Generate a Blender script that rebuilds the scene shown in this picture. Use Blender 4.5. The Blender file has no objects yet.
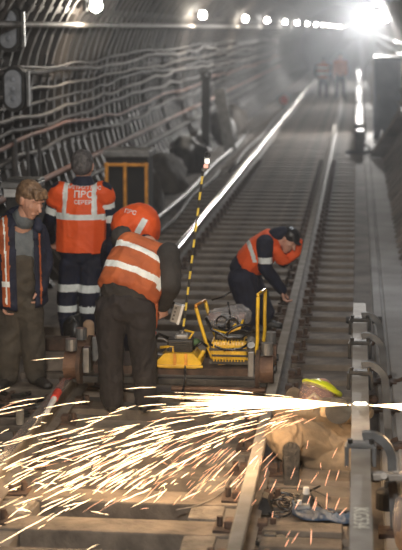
import bpy, bmesh, math, random
from mathutils import Vector, Matrix, noise
random.seed(7)
V = Vector
sc = bpy.context.scene
COL = sc.collection
# ------------------------------------------------------------------ camera
FPX, CH = 1500.0, 2.88
PITCH = math.atan((275 - 28) / FPX)
YAW = math.atan(157 / FPX * math.cos(PITCH))
cd = bpy.data.cameras.new('camera'); cam = bpy.data.objects.new('camera', cd); COL.objects.link(cam)
cd.sensor_fit = 'VERTICAL'; cd.sensor_height = 36; cd.lens = FPX / 550 * 36
cam.location = (0, 0, CH)
fwd = V((-math.sin(YAW) * math.cos(PITCH), math.cos(YAW) * math.cos(PITCH), -math.sin(PITCH)))
rgt = V((math.cos(YAW), math.sin(YAW), 0)); upv = rgt.cross(fwd)
cam.rotation_euler = fwd.to_track_quat('-Z', 'Y').to_euler()
cd.clip_end = 900; cd.clip_start = .2
cd.dof.use_dof = True; cd.dof.focus_distance = 10.8; cd.dof.aperture_fstop = cd.lens / 42.0
sc.camera = cam
# ------------------------------------------------------------------ view, world, main lights
sc.view_settings.view_transform = 'Standard'; sc.view_settings.look = 'None'
sc.view_settings.gamma = 1; sc.view_settings.use_curve_mapping = False
sc.view_settings.exposure = 0.12
sc.cycles.use_denoising = True
sc.cycles.volume_bounces = 0; sc.cycles.max_bounces = 5; sc.cycles.sample_clamp_indirect = 4
sc.cycles.volume_max_steps = 64
w = bpy.data.worlds.new('tunnel_air'); sc.world = w; w.use_nodes = True
nt = w.node_tree; nt.nodes['Background'].inputs[0].default_value = (.55, .62, .75, 1)
nt.nodes['Background'].inputs[1].default_value = 0.03
vs_ = nt.nodes.new('ShaderNodeVolumeScatter'); vs_.inputs['Density'].default_value = .0020; vs_.inputs['Anisotropy'].default_value = .8; vs_.inputs['Color'].default_value = (.9, .94, 1, 1)
nt.links.new(vs_.outputs[0], nt.nodes['World Output'].inputs['Volume'])

def lamp_obj(kind, name, loc, energy, color, size=.2, target=None, parent=None, spot=None, vis=True):
    ld = bpy.data.lights.new(name, kind); ld.energy = energy; ld.color = color
    if kind == 'AREA': ld.size = size
    else: ld.shadow_soft_size = size
    if kind == 'SPOT': ld.spot_size = spot or 1.2; ld.spot_blend = .7
    o = bpy.data.objects.new(name, ld); COL.objects.link(o); o.location = loc
    if target is not None: o.rotation_euler = (V(target) - V(loc)).to_track_quat('-Z', 'Y').to_euler()
    if parent:
        o.location = V(loc) - parent.location; o.parent = parent
    return o
# unseen fill lights added above and behind the camera and over the work place
lamp_obj('SPOT', 'front_fill_light', (-.6, 1.5, 4.25), 2300, (1, .95, .88), .25, (-1.3, 11.8, .7), spot=.85)
lamp_obj('AREA', 'overhead_fill_light', (-.9, 10.3, 4.3), 50, (1, .92, .82), .7, (-1.6, 11.5, 0))
lamp_obj('AREA', 'right_floor_fill_light', (.25, 16, 3.85), 85, (.9, .94, 1), .5, (.1, 18, 0))  # added out of view to brighten the floor right of the track

# ------------------------------------------------------------------ placing: picture coordinates to points of the place
def ray(px, py):
    return fwd + rgt * ((px - 201) / FPX) + upv * ((275 - py) / FPX)
def at(px, py, Y):
    d = ray(px, py); return V((0, 0, CH)) + d * (Y / d.y)
def gnd(px, py, z=0.0):
    d = ray(px, py); return V((0, 0, CH)) + d * ((z - CH) / d.z)

# ------------------------------------------------------------------ materials
MATS = {}
def mat(name, c1, c2=None, rough=.7, metal=0.0, scale=6, bump=.15, emit=None, estr=0, detail=6, alpha=None, trans=0, bscale=None, thr=(.35, .68)):
    if name in MATS: return MATS[name]
    m = bpy.data.materials.new(name); m.use_nodes = True; n = m.node_tree; b = n.nodes['Principled BSDF']
    b.inputs['Roughness'].default_value = rough; b.inputs['Metallic'].default_value = metal
    tc = n.nodes.new('ShaderNodeTexCoord')
    if c2 is None: c2 = tuple(x * .72 for x in c1)
    nz = n.nodes.new('ShaderNodeTexNoise'); nz.inputs['Scale'].default_value = scale; nz.inputs['Detail'].default_value = detail
    n.links.new(tc.outputs['Object'], nz.inputs['Vector'])
    cr = n.nodes.new('ShaderNodeValToRGB'); cr.color_ramp.elements[0].position = thr[0]; cr.color_ramp.elements[1].position = thr[1]
    cr.color_ramp.elements[0].color = (*c2, 1); cr.color_ramp.elements[1].color = (*c1, 1)
    n.links.new(nz.outputs['Fac'], cr.inputs[0]); n.links.new(cr.outputs[0], b.inputs['Base Color'])
    if bump:
        nb = n.nodes.new('ShaderNodeTexNoise'); nb.inputs['Scale'].default_value = bscale or scale * 4; nb.inputs['Detail'].default_value = 4
        n.links.new(tc.outputs['Object'], nb.inputs['Vector'])
        bp = n.nodes.new('ShaderNodeBump'); bp.inputs['Strength'].default_value = bump; bp.inputs['Distance'].default_value = .02
        n.links.new(nb.outputs['Fac'], bp.inputs['Height']); n.links.new(bp.outputs[0], b.inputs['Normal'])
    if emit:
        b.inputs['Emission Color'].default_value = (*emit, 1); b.inputs['Emission Strength'].default_value = estr
    if alpha is not None: b.inputs['Alpha'].default_value = alpha
    if trans: b.inputs['Transmission Weight'].default_value = trans
    MATS[name] = m; return m
M = dict(
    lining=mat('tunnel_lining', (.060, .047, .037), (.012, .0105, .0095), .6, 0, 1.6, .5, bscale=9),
    liningr=mat('right_lining', (.24, .19, .155), (.10, .085, .07), .7, 0, 1.6, .5, bscale=9),  # same ring lining, with the brighter light on the right put into its colour
    conc=mat('track_concrete', (.17, .15, .13), (.07, .06, .053), .85, 0, 2.2, .5, bscale=18),
    conc2=mat('side_concrete', (.32, .31, .30), (.20, .19, .18), .85, 0, 1.3, .4, bscale=18),  # pale concrete, colour raised further to carry the glow of floodlights and haze
    wood=mat('sleeper_wood', (.19, .152, .118), (.07, .056, .044), .8, 0, 5, .5, bscale=22),
    chip=mat('patch_mortar', (.22, .19, .155), (.10, .085, .07), .9, 0, 9, .6),
    rail=mat('rail_steel', (.17, .15, .13), (.09, .075, .062), .75, .1, 7, .15),
    railtop=mat('rail_running_face', (.80, .79, .77), (.55, .53, .5), .26, .9, 5, .04),
    railr=mat('worn_running_face', (.33, .30, .27), (.22, .20, .17), .95, .0, 5, .08),
    third=mat('contact_rail_steel', (.36, .335, .30), (.25, .225, .20), .55, .3, 6, .12),
    rust=mat('rusty_steel', (.105, .062, .042), (.05, .033, .026), .75, .3, 12, .3),
    rustb=mat('rust_orange', (.18, .10, .06), (.09, .05, .035), .6, .4, 14, .2),
    dsteel=mat('dark_steel', (.06, .058, .056), (.03, .03, .03), .5, .6, 10, .2),
    arm=mat('bracket_steel', (.13, .135, .14), (.07, .07, .07), .55, .2, 8, .2),
    gsteel=mat('grey_steel', (.25, .25, .245), (.14, .14, .14), .45, .5, 10, .15),
    black=mat('black_rubber', (.022, .022, .024), (.012, .012, .013), .38, 0, 12, .1),
    hose=mat('black_hose', (.015, .015, .018), (.01, .01, .011), .22, 0, 12, .05),
    cable=mat('dusty_cable', (.24, .21, .18), (.10, .088, .078), .7, 0, 4, .3),
    cabled=mat('dark_cable', (.10, .088, .078), (.045, .04, .037), .7, 0, 4, .3),
    cabler=mat('reddish_cable', (.30, .14, .10), (.16, .08, .06), .7, 0, 4, .3),
    orange=mat('orange_vest_cloth', (.95, .125, .018), (.78, .09, .012), .65, 0, 5, .25, bscale=30),
    orange2=mat('dirty_orange_cloth', (.50, .125, .035), (.34, .08, .025), .75, 0, 6, .3, bscale=30),
    refl=mat('reflective_tape', (.88, .92, .90), (.74, .78, .76), .4, 0, 20, .05),
    navy=mat('navy_cloth', (.014, .019, .045), (.008, .010, .024), .8, 0, 6, .3, bscale=40),
    dgrey=mat('charcoal_cloth', (.038, .035, .034), (.02, .019, .019), .85, 0, 6, .3, bscale=40),
    trous=mat('dark_trouser_cloth', (.020, .017, .019), (.011, .010, .011), .85, 0, 5, .3, bscale=40),
    bib=mat('olive_grey_cloth', (.078, .067, .052), (.038, .033, .027), .85, 0, 5, .3, bscale=40),
    shirt=mat('blue_grey_shirt', (.16, .185, .20), (.09, .105, .12), .85, 0, 8, .3, bscale=40),
    khaki=mat('dusty_khaki_cloth', (.32, .235, .15), (.15, .11, .07), .85, 0, 5, .4, bscale=30),
    skin=mat('skin', (.58, .33, .24), (.48, .25, .18), .5, 0, 10, .08),
    lips=mat('lips', (.40, .17, .14), None, .5), eye=mat('eye_dark', (.03, .02, .018), None, .3, bump=0),
    glove=mat('work_glove', (.33, .28, .22), (.2, .17, .13), .85, 0, 12, .3),
    hairb=mat('light_brown_hair', (.24, .15, .085), (.10, .06, .035), .55, 0, 30, .5, bscale=60),
    hairg=mat('grey_hair', (.16, .15, .15), (.06, .055, .055), .6, 0, 30, .5, bscale=60),
    boot=mat('black_boot', (.03, .027, .025), (.015, .014, .013), .5, 0, 12, .2),
    sole=mat('dusty_boot_sole', (.055, .05, .045), (.018, .017, .016), .8, 0, 16, .6),
    yel=mat('yellow_paint', (.80, .50, .02), (.55, .32, .015), .35, 0, 9, .1),
    yelh=mat('helmet_yellow', (.80, .86, .03), (.66, .70, .02), .35, 0, 6, .03),
    oran_m=mat('orange_paint', (.85, .36, .04), (.5, .2, .02), .5, 0, 9, .15),
    white=mat('white_paint', (.72, .72, .70), (.5, .5, .49), .5, 0, 10, .1),
    greyp=mat('grey_paint', (.50, .53, .58), (.20, .22, .25), .5, .1, 8, .15),
    bluep=mat('blue_grey_paint', (.17, .20, .25), (.11, .13, .165), .5, .1, 3, .15),
    red=mat('red_plastic', (.65, .05, .03), (.4, .03, .02), .4, 0, 9, .05),
    blue=mat('blue_tarpaulin', (.03, .075, .15), (.012, .022, .045), .45, 0, 6, .2),
    tan=mat('tan_wood', (.45, .30, .19), (.30, .19, .12), .8, 0, 9, .3),
    pink=mat('pink_wrapping', (.36, .20, .17), (.2, .11, .1), .6, 0, 14, .2),
    plastic=mat('clear_plastic', (.5, .5, .52), (.25, .25, .27), .18, 0, 18, .8, alpha=.42, bscale=25),
    visor=mat('face_shield', (.5, .33, .3), (.4, .28, .25), .1, 0, 5, 0, alpha=.35),
    dark=mat('dark_recess', (.018, .017, .017), None, .9),
    text=mat('white_print', (.85, .85, .85), (.8, .8, .8), .6, bump=0),
    textc=mat('chalk_print', (.95, .93, .85), (.62, .59, .5), .8, bump=0, scale=60),
    bulb=mat('lamp_glass', (1, 1, 1), (1, 1, 1), .4, emit=(1, .95, .86), estr=60, bump=0),
    bulbf=mat('far_lamp_glass', (1, 1, 1), (1, 1, 1), .4, emit=(1, .96, .9), estr=130, bump=0),
    flood=mat('floodlight_glass', (1, 1, 1), (1, 1, 1), .4, emit=(1, .97, .92), estr=90, bump=0),
    spark=mat('white_hot_sparks', (1, .8, .5), None, .5, emit=(1, .70, .40), estr=6.5, bump=0),
    sparko=mat('orange_hot_sparks', (1, .6, .4), None, .5, emit=(1, .47, .27), estr=2.2, bump=0),
    hot=mat('white_hot_steel', (1, .9, .7), None, .5, emit=(1, .86, .62), estr=25, bump=0),
    redlamp=mat('signal_lamp_glass', (.9, .5, .45), None, .3, emit=(1, .35, .25), estr=.7, bump=0),
    whlamp=mat('white_lamp_glass', (.9, .9, .85), None, .3, emit=(1, .95, .85), estr=1.3, bump=0),
)
M['railr'].node_tree.nodes['Principled BSDF'].inputs['Specular IOR Level'].default_value = .12
for k in ('bulb', 'bulbf', 'spark', 'sparko'):
    M[k].cycles.emission_sampling = 'NONE'
def stripemat():
    m = bpy.data.materials.new('yellow_black_tape'); m.use_nodes = True; n = m.node_tree; b = n.nodes['Principled BSDF']
    tc = n.nodes.new('ShaderNodeTexCoord'); wv = n.nodes.new('ShaderNodeTexWave'); wv.bands_direction = 'Z'; wv.inputs['Scale'].default_value = 2.6
    cr = n.nodes.new('ShaderNodeValToRGB'); cr.color_ramp.interpolation = 'CONSTANT'; cr.color_ramp.elements[1].position = .5
    cr.color_ramp.elements[0].color = (.03, .03, .03, 1); cr.color_ramp.elements[1].color = (.75, .55, .08, 1)
    n.links.new(tc.outputs['Object'], wv.inputs['Vector']); n.links.new(wv.outputs['Fac'], cr.inputs[0]); n.links.new(cr.outputs[0], b.inputs['Base Color'])
    b.inputs['Roughness'].default_value = .5
    return m
M['tape'] = stripemat()

# ------------------------------------------------------------------ helpers
def smooth(me):
    me.polygons.foreach_set('use_smooth', [True] * len(me.polygons))
class MB:
    """collects shapes, links them as one mesh object"""
    def __init__(s): s.bm = bmesh.new()
    def box(s, c, size, rot=None, bev=0, mi=0):
        r = bmesh.ops.create_cube(s.bm, size=1)
        T = Matrix.Translation(V(c)) @ (rot.to_4x4() if rot else Matrix.Identity(4)) @ Matrix.Diagonal((*size, 1))
        bmesh.ops.transform(s.bm, matrix=T, verts=r['verts'])
        fs = {f for v in r['verts'] for f in v.link_faces}
        for f in fs: f.material_index = mi
        if bev:
            es = list({e for f in fs for e in f.edges})
            q = bmesh.ops.bevel(s.bm, geom=es, offset=bev, segments=2, affect='EDGES', profile=.6)
            for f in q['faces']: f.material_index = mi
        return s
    def cyl(s, a, b, r1, r2=None, n=16, mi=0, cap=True):
        a, b = V(a), V(b); d = b - a; r2 = r1 if r2 is None else r2
        q = bmesh.ops.create_cone(s.bm, cap_ends=cap, segments=n, radius1=r1, radius2=r2, depth=d.length)
        T = Matrix.Translation((a + b) / 2) @ d.to_track_quat('Z', 'Y').to_matrix().to_4x4()
        bmesh.ops.transform(s.bm, matrix=T, verts=q['verts'])
        for f in {f for v in q['verts'] for f in v.link_faces}: f.material_index = mi
        return s
    def sph(s, c, r, n=12, mi=0, rot=None):
        if not hasattr(r, '__len__'): r = (r, r, r)
        q = bmesh.ops.create_uvsphere(s.bm, u_segments=n * 2, v_segments=n, radius=1)
        T = Matrix.Translation(V(c)) @ (rot.to_4x4() if rot else Matrix.Identity(4)) @ Matrix.Diagonal((*r, 1))
        bmesh.ops.transform(s.bm, matrix=T, verts=q['verts'])
        for f in {f for v in q['verts'] for f in v.link_faces}: f.material_index = mi; f.smooth = True
        return s
    def torus(s, c, R, r, axis=(0, 0, 1), n=28, k=8, arc=(0, 2 * math.pi), mi=0, sc2=(1, 1)):
        Q = V(axis).to_track_quat('Z', 'Y').to_matrix(); pts = []
        full = abs(arc[1] - arc[0] - 2 * math.pi) < 1e-6
        for i in range(n + (0 if full else 1)):
            a = arc[0] + (arc[1] - arc[0]) * i / n
            pts.append(V(c) + Q @ V((math.cos(a) * R * sc2[0], math.sin(a) * R * sc2[1], 0)))
        return s.tube(pts, r, k, closed=full, mi=mi)
    def tube(s, pts, r, k=8, closed=False, mi=0, flat=None):
        pts = [V(p) for p in pts]; rings = []; n = len(pts); prev = None
        for i, p in enumerate(pts):
            if closed: t = pts[(i + 1) % n] - pts[i - 1]
            else: t = pts[min(i + 1, n - 1)] - pts[max(i - 1, 0)]
            t.normalize()
            if prev is None:
                u = t.orthogonal().normalized()
            else:
                u = prev - t * prev.dot(t); u.normalize()
            prev = u; v = t.cross(u)
            rr = r[i] if hasattr(r, '__len__') else r
            rings.append([s.bm.verts.new(p + (u * math.cos(2 * math.pi * j / k) + v * math.sin(2 * math.pi * j / k)) * rr) for j in range(k)])
        for i in range(n if closed else n - 1):
            A, B = rings[i], rings[(i + 1) % n]
            for j in range(k):
                f = s.bm.faces.new((A[j], A[(j + 1) % k], B[(j + 1) % k], B[j])); f.material_index = mi; f.smooth = True
        if not closed:
            s.bm.faces.new(list(reversed(rings[0]))).material_index = mi; s.bm.faces.new(rings[-1]).material_index = mi
        return s
    def prism(s, prof, a, b, X, Z, mi=0):
        """profile (x,z) list swept from a to b"""
        a, b = V(a), V(b); X, Z = V(X), V(Z)
        A = [s.bm.verts.new(a + X * p[0] + Z * p[1]) for p in prof]; B = [s.bm.verts.new(b + X * p[0] + Z * p[1]) for p in prof]
        n = len(prof)
        for j in range(n):
            f = s.bm.faces.new((A[j], A[(j + 1) % n], B[(j + 1) % n], B[j])); f.material_index = mi
        s.bm.faces.new(A).material_index = mi; s.bm.faces.new(list(reversed(B))).material_index = mi
        return s
    def build(s, name, mats, parent=None, sm=False):
        bmesh.ops.recalc_face_normals(s.bm, faces=s.bm.faces)
        me = bpy.data.meshes.new(name); s.bm.to_mesh(me); s.bm.free()
        return put(name, me, mats, parent, sm)
def world_loc(o):
    l = V(o.location)
    while o.parent: o = o.parent; l += V(o.location)
    return l
def put(name, me, mats, parent=None, sm=False):
    if not isinstance(mats, (list, tuple)): mats = [mats]
    for m in mats: me.materials.append(m)
    if sm: smooth(me)
    o = bpy.data.objects.new(name, me); COL.objects.link(o)
    if parent:
        me.transform(Matrix.Translation(-world_loc(parent))); o.parent = parent
    else:                                            # origin at its own base
        vs = [v.co for v in me.vertices]
        c = V((sum(v.x for v in vs) / len(vs), sum(v.y for v in vs) / len(vs), min(v.z for v in vs)))
        me.transform(Matrix.Translation(-c)); o.location = c
    return o
def tag(o, label=None, cat=None, group=None, kind=None):
    if label: o['label'] = label
    if cat: o['category'] = cat
    if group: o['group'] = group
    if kind: o['kind'] = kind
    return o
def thing(name, loc, label, cat, group=None):
    o = bpy.data.objects.new(name, None); COL.objects.link(o); o.location = loc; o.empty_display_size = .1
    return tag(o, label, cat, group)
def copy_tree(o, parent=None):
    c = o.copy(); COL.objects.link(c); c.parent = parent
    for ch in list(o.children): copy_tree(ch, c)
    return c

# ================================================================== THE SETTING
TX, TZ, TR = -1.4, 1.77, 2.75                        # tunnel axis and radius
def tunnel_strip(name, a0, a1, nseg, m, y0=-6, y1=430):
    """part of the ring lining between two angles (0 = right, 90 = crown); ribbed flanges every half metre"""
    ys = []; y = y0
    while y < 110: ys += [(y, 0), (y + .36, 0), (y + .37, 1), (y + .49, 1)]; y += .5
    ys += [(y, 0), (y1, 0)]
    me = bpy.data.meshes.new(name); vs = []; fs = []
    angs = []
    for i in range(nseg + 1):
        a = a0 + (a1 - a0) * i / nseg; angs.append((a, 0))
    ex = []
    for k in range(-2, 18):                              # longitudinal flanges
        c = -30 + k * 20
        if a0 + 1 < c < a1 - 1: ex += [(c - 1.1, 0), (c - 1.0, 1), (c + 1.0, 1), (c + 1.1, 0)]
    angs = sorted([q for q in angs if not any(abs(q[0] - e[0]) < 1.2 for e in ex)] + ex)
    for (yy, rb) in ys:
        for (a, lf) in angs:
            r = TR - (.11 if rb else (.085 if lf and yy < 110 else 0)); r += .025 * noise.noise(V((a * .13, yy * 1.7, 0)))
            vs.append((TX + r * math.cos(math.radians(a)), yy, TZ + r * math.sin(math.radians(a))))
    n = len(angs)
    for i in range(len(ys) - 1):
        for j in range(n - 1): fs.append((i * n + j, i * n + j + 1, (i + 1) * n + j + 1, (i + 1) * n + j))
    me.from_pydata(vs, [], fs); me.update(); o = put(name, me, m); return tag(o, kind='structure')
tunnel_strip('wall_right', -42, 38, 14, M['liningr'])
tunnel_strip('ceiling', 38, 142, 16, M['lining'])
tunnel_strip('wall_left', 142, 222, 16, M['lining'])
def floor():
    prof = [(-3.75, .02), (-3.0, -.05), (-1.92, -.05), (-1.90, -.32), (-.97, -.32), (-.95, -.05), (.20, -.05), (.21, -.004), (.29, -.004), (.30, -.03), (.32, -.03), (.33, -.002), (.85, .0)]
    def hh(x, y, z):
        if z > -.2 and y < 9.45 and -3.2 < x < 0: z = -.018
        if z > -.2: z += .010 * noise.noise(V((x * 2, y * 2, 0)))
        return z
    vs = []; fs = []; ys = [4 + .25 * i for i in range(160)] + [60, 90, 430]
    ys = [-6, 0, 2] + ys
    n = len(prof)
    for y in ys:
        for (x, z) in prof: vs.append((x, y, hh(x, y, z)))
    for i in range(len(ys) - 1):
        for j in range(n - 1): fs.append((i * n + j, i * n + j + 1, (i + 1) * n + j + 1, (i + 1) * n + j))
    me = bpy.data.meshes.new('floor'); me.from_pydata(vs, [], fs); me.update()
    me.materials.append(M['conc']); me.materials.append(M['conc2'])
    for p in me.polygons:
        if p.center.x > .2: p.material_index = 1
    o = bpy.data.objects.new('floor', me); COL.objects.link(o); tag(o, kind='structure')
floor()
mb = MB(); mb.box((TX, 430.5, TZ), (6.5, .4, 7)); tag(mb.build('wall_back', M['dark']), kind='structure')

# ---- sleepers with tie plates
SL0, SLS = 8.81 + .125 - 2 * .56, .56
def sleeper_proto():
    root = thing('sleeper', (TX, SL0, 0), 'worn wooden sleeper set in the concrete across the track bed', 'sleeper', 'wooden sleepers under the track')
    b = MB(); b.box((TX, SL0, -.09), (2.80, .25, .18), bev=.012); b.build('timber', M['wood'], root)
    for X in (-2.2, -.6):
        b = MB(); b.box((X, SL0, .008), (.38, .17, .016), bev=.004)
        for dx in (-.155, .155):
            b.box((X + dx * .62, SL0, .035), (.06, .10, .05), bev=.01); b.cyl((X + dx, SL0, .0), (X + dx, SL0, .075), .018, n=8)
            b.cyl((X + dx, SL0 + .05, .0), (X + dx, SL0 + .05, .045), .015, n=8)
        b.build('tie_plate', M['rust'], root)
    return root
slp = sleeper_proto()
for i in range(1, 110):
    c = copy_tree(slp) if i < 45 else None
    if c is None:
        c = slp.copy(); COL.objects.link(c); t = [q for q in slp.children if q.name.startswith('timber')][0].copy(); COL.objects.link(t); t.parent = c
    c.location.y = SL0 + SLS * i; c.rotation_euler.z = random.uniform(-.006, .006); c.location.z = random.uniform(-.006, .002)
# mortar patches beside the right rail between near sleepers
for i, (x, y, a, b_) in enumerate([(-.86, 8.66, .2, .22), (-.88, 9.23, .2, .24), (-.84, 9.8, .24, .22), (-2.02, 8.65, .16, .24), (-.85, 8.1, .2, .24)]):
    mb = MB(); mb.box((x, y, -.03), (a, b_ + .04, .05), bev=.015)
    for v in mb.bm.verts: v.co += V((noise.noise(v.co * 9), noise.noise(v.co * 9 + V((5, 0, 0))), 0)) * .03
    o = mb.build('mortar_patch', M['chip'])
    o.location.z = -.052
    tag(o, ['pale crumbled mortar patch by the right rail in the second sleeper gap', 'pale crumbled mortar patch by the right rail in the third sleeper gap', 'pale mortar patch by the right rail in the sleeper gap under the sparks',
            'pale mortar patch at the left end of the front trough', 'pale mortar patch by the right rail at the bottom edge of the photo'][i], 'patch')
# ---- running rails
RP = [(-.075, 0), (.075, 0), (.075, .012), (.02, .03), (.012, .05), (.012, .125), (.040, .14), (.043, .145), (.043, .172), (.034, .18), (-.034, .18), (-.043, .172), (-.043, .145), (-.04, .14), (-.012, .125), (-.012, .05), (-.02, .03), (-.075, .012)]
for X, lab, tm in ((-2.2, 'left running rail with polished bright top, behind the workers', M['railtop']), (-.6, 'right running rail with dusty worn top, beside the kneeling cutter', M['railr'])):
    root = thing('running_rail', (X, 6, .016), lab, 'rail')
    mb = MB(); mb.prism(RP, (X, 3, .016), (X, 420, .016), (1, 0, 0), (0, 0, 1)); mb.build('rail_body', M['rail'], root)
    mb = MB(); mb.prism([(-.037, .1795), (.037, .1795), (.033, .183), (-.033, .183)], (X, 3, .016), (X, 420, .016), (1, 0, 0), (0, 0, 1)); mb.build('running_face', tm, root)

# ---- contact (third) rail, foot upwards, with goose-neck brackets
CX = .055
TP = [(-.055, .02), (-.055, 0), (.055, 0), (.055, .02), (.014, .035), (.014, .085), (.032, .10), (.032, .13), (-.032, .13), (-.032, .10), (-.014, .085), (-.014, .035)]
TP = [(x, -z) for x, z in TP]
ZT = .50
root = thing('contact_rail', (CX, 9.5, 0), 'grey contact rail being cut, chalk marked foot facing up', 'rail')
ye = gnd(362, 303, ZT).y; yc = gnd(363, 404, ZT).y
def y_of(py, z): return gnd(361, py, z).y
mb = MB(); mb.prism(TP, (CX, 5.5, ZT), (CX, yc - .01, ZT), (1, 0, 0), (0, 0, 1)); nr = mb.build('rail_body', M['third'], root)
mb = MB(); mb.prism(TP, (CX, yc + .01, ZT), (CX, ye, ZT), (1, 0, 0), (0, 0, 1)); mb.build('rail_body', M['third'], root)
mb = MB(); mb.box((CX, yc, ZT - .03), (.085, .03, .08), bev=.01); mb.build('hot_cut', M['hot'], root)['label'] = 'white hot cut in the contact rail'
tc = bpy.data.curves.new('t', 'FONT'); tc.body = 'KG534'; tc.size = .115; tc.align_x = 'CENTER'; tc.align_y = 'CENTER'; tc.extrude = .0008; tc.space_character = .95
to = bpy.data.objects.new('t', tc); COL.objects.link(to)
dg = bpy.context.evaluated_depsgraph_get(); me = bpy.data.meshes.new_from_object(to.evaluated_get(dg)); bpy.data.objects.remove(to)
me.transform(Matrix.Translation((CX - .003, y_of(518, ZT), ZT + .0015)) @ Matrix.Rotation(-math.pi / 2, 4, 'Z') @ Matrix.Diagonal((1.0, .95, 1, 1)))
put('chalk_marking', me, M['textc'], root)

def bracket(y, lab, s=1.0, dark=False):
    root = thing('contact_rail_bracket', (CX + .28, y, 0), lab, 'bracket')
    # goose neck: a flat curved bar rising from the sleeper end, over and down on the rail
    pts = []
    for i in range(13):
        a = math.radians(-5 + 110 * i / 12)
        pts.append(V((CX + .045 + .135 * s * math.cos(a), y + .03, ZT - .08 + .15 * s * math.sin(a) * 1.0)))
    pts = [V((CX + .21, y + .02, -.04)), V((CX + .20, y + .02, .12)), V((CX + .185, y + .03, .30))] + pts[1:]
    mb = MB(); wd = .026
    prev = None
    for i, p in enumerate(pts):
        t = (pts[min(i + 1, len(pts) - 1)] - pts[max(i - 1, 0)]).normalized(); nn = V((t.z, 0, -t.x)) * (.026 - .004 * i / len(pts))
        q = [mb.bm.verts.new(p + nn + V((0, wd, 0))), mb.bm.verts.new(p + nn - V((0, wd, 0))), mb.bm.verts.new(p - nn - V((0, wd, 0))), mb.bm.verts.new(p - nn + V((0, wd, 0)))]
        if prev:
            for j in range(4): mb.bm.faces.new((prev[j], prev[(j + 1) % 4], q[(j + 1) % 4], q[j]))
        else: mb.bm.faces.new(q)
        prev = q
    mb.bm.faces.new(list(reversed(prev)))
    mb.build('curved_arm', M['arm'], root)
    mb = MB()                                         # clamp saddle wrapped round the rail foot
    mb.box((CX, y, ZT + .022), (.16, .09, .03), bev=.008); mb.box((CX - .078, y, ZT - .04), (.025, .09, .12), bev=.006); mb.box((CX + .078, y, ZT - .04), (.025, .09, .12), bev=.006)
    mb.build('clamp', M['arm'] if not dark else M['dsteel'], root)
    for dx in (-.06, .06):
        mb = MB(); mb.cyl((CX + dx, y - .03, ZT + .03), (CX + dx, y - .03, ZT + .06), .016, n=6); mb.build('bolt', M['dsteel'], root)
    mb = MB(); mb.box((CX + .21, y, -.0), (.20, .16, .03), bev=.006)
    for dx in (-.07, .07): mb.cyl((CX + .21 + dx, y, .0), (CX + .34 + dx, y, .05), .016, n=6)
    mb.build('foot_plate', M['rust'], root)
    mb = MB(); mb.sph((CX + .09, y, ZT - .17), (.04, .05, .03)); mb.build('insulator', M['rust'], root)
bracket(y_of(448, ZT), 'grey goose-neck bracket holding the near piece of contact rail')
bracket(y_of(375, ZT), 'dusty goose-neck bracket on the contact rail behind the cut', 1.0, True)
bracket(y_of(345, ZT), 'dusty goose-neck bracket second from the far end of the contact rail', 1.0, True)
bracket(y_of(322, ZT), 'dark goose-neck bracket nearest the far end of the contact rail', .9, True)
# side strut bar on the near bracket
mb = MB(); mb.box(gnd(392, 476, .42) + V((-.02, 0, 0)), (.30, .07, .04), bev=.008); mb.cyl(gnd(384, 476, .42), gnd(384, 476, .47), .02, n=6); mb.cyl(gnd(396, 476, .42), gnd(396, 476, .02), .03)
o = mb.build('support_bar', M['third']); tag(o, 'flat grey support bar right of the near goose-neck bracket', 'bar')
# continuing third rail far behind, under light covers
for i, (ya, yb) in enumerate([(36, 40.5), (41, 46), (46.6, 52), (52.6, 60), (61, 70), (71, 90)]):
    root = thing('contact_rail_cover', (CX + .05, ya, 0), ['nearest', 'second', 'third', 'fourth', 'fifth', 'farthest'][i] + ' length of covered contact rail right of the far track', 'rail cover')
    mb = MB(); mb.prism([(-.1, .42), (-.1, .60), (-.05, .64), (.08, .64), (.12, .58), (.12, .42)], (CX, ya, 0), (CX, yb, 0), (1, 0, 0), (0, 0, 1)); mb.build('cover', M['gsteel'] if i % 2 else M['dsteel'], root)
    for q in range(3):
        yy = ya + (yb - ya) * (q + .5) / 3
        mb = MB(); mb.box((CX + .15, yy, .25), (.05, .06, .6), bev=.01); mb.build('bracket', M['dsteel'], root)
        mb = MB(); mb.box((CX - .0, yy, .655), (.12, .35, .02), bev=.005); mb.build('pale_cap', M['white'], root)
mb = MB(); mb.box((CX + .02, 35.2, .3), (.22, .9, .5), bev=.06); mb.cyl((CX - .3, 35, .03), (CX + .4, 35, .06), .05); mb.tube([(CX + .1, 34.9, .3), (CX + .3, 34.6, .1), (CX + .5, 34.9, .25), (CX + .55, 35.6, .5)], .03)
tag(mb.build('contact_rail_end_piece', M['dsteel']), 'dark end piece of the far covered contact rail with a looped cable', 'rail end')

# ---- right side: grey cabinet, leaning plank, pipes
root = thing('equipment_cabinet', (.75, 40, 0), 'tall blue-grey metal cabinet against the right tunnel wall', 'cabinet')
mb = MB(); mb.box((.80, 40.4, 1.05), (.70, 1.2, 2.1), bev=.02); mb.build('body', M['bluep'], root)
mb = MB(); mb.box((.80, 39.785, 1.05), (.62, .03, 1.95), bev=.008); d = mb.build('door', M['bluep'], root)
mb = MB(); mb.box((.56, 39.75, 1.1), (.03, .04, .16), bev=.005); mb.build('handle', M['gsteel'], d)
mb = MB(); mb.box((.80, 40.4, 2.12), (.76, 1.26, .05), bev=.01); mb.build('top', M['dsteel'], root)
mb = MB(); A = gnd(376, 156, .04); B = at(404, 116, 31); mb.box((A + B) / 2, ((B - A).length, .3, .06), rot=(B - A).to_track_quat('X', 'Z').to_matrix(), bev=.01)
tag(mb.build('leaning_plank', M['liningr']), 'brown plank leaning against the right tunnel wall before the cabinet', 'plank')
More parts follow.
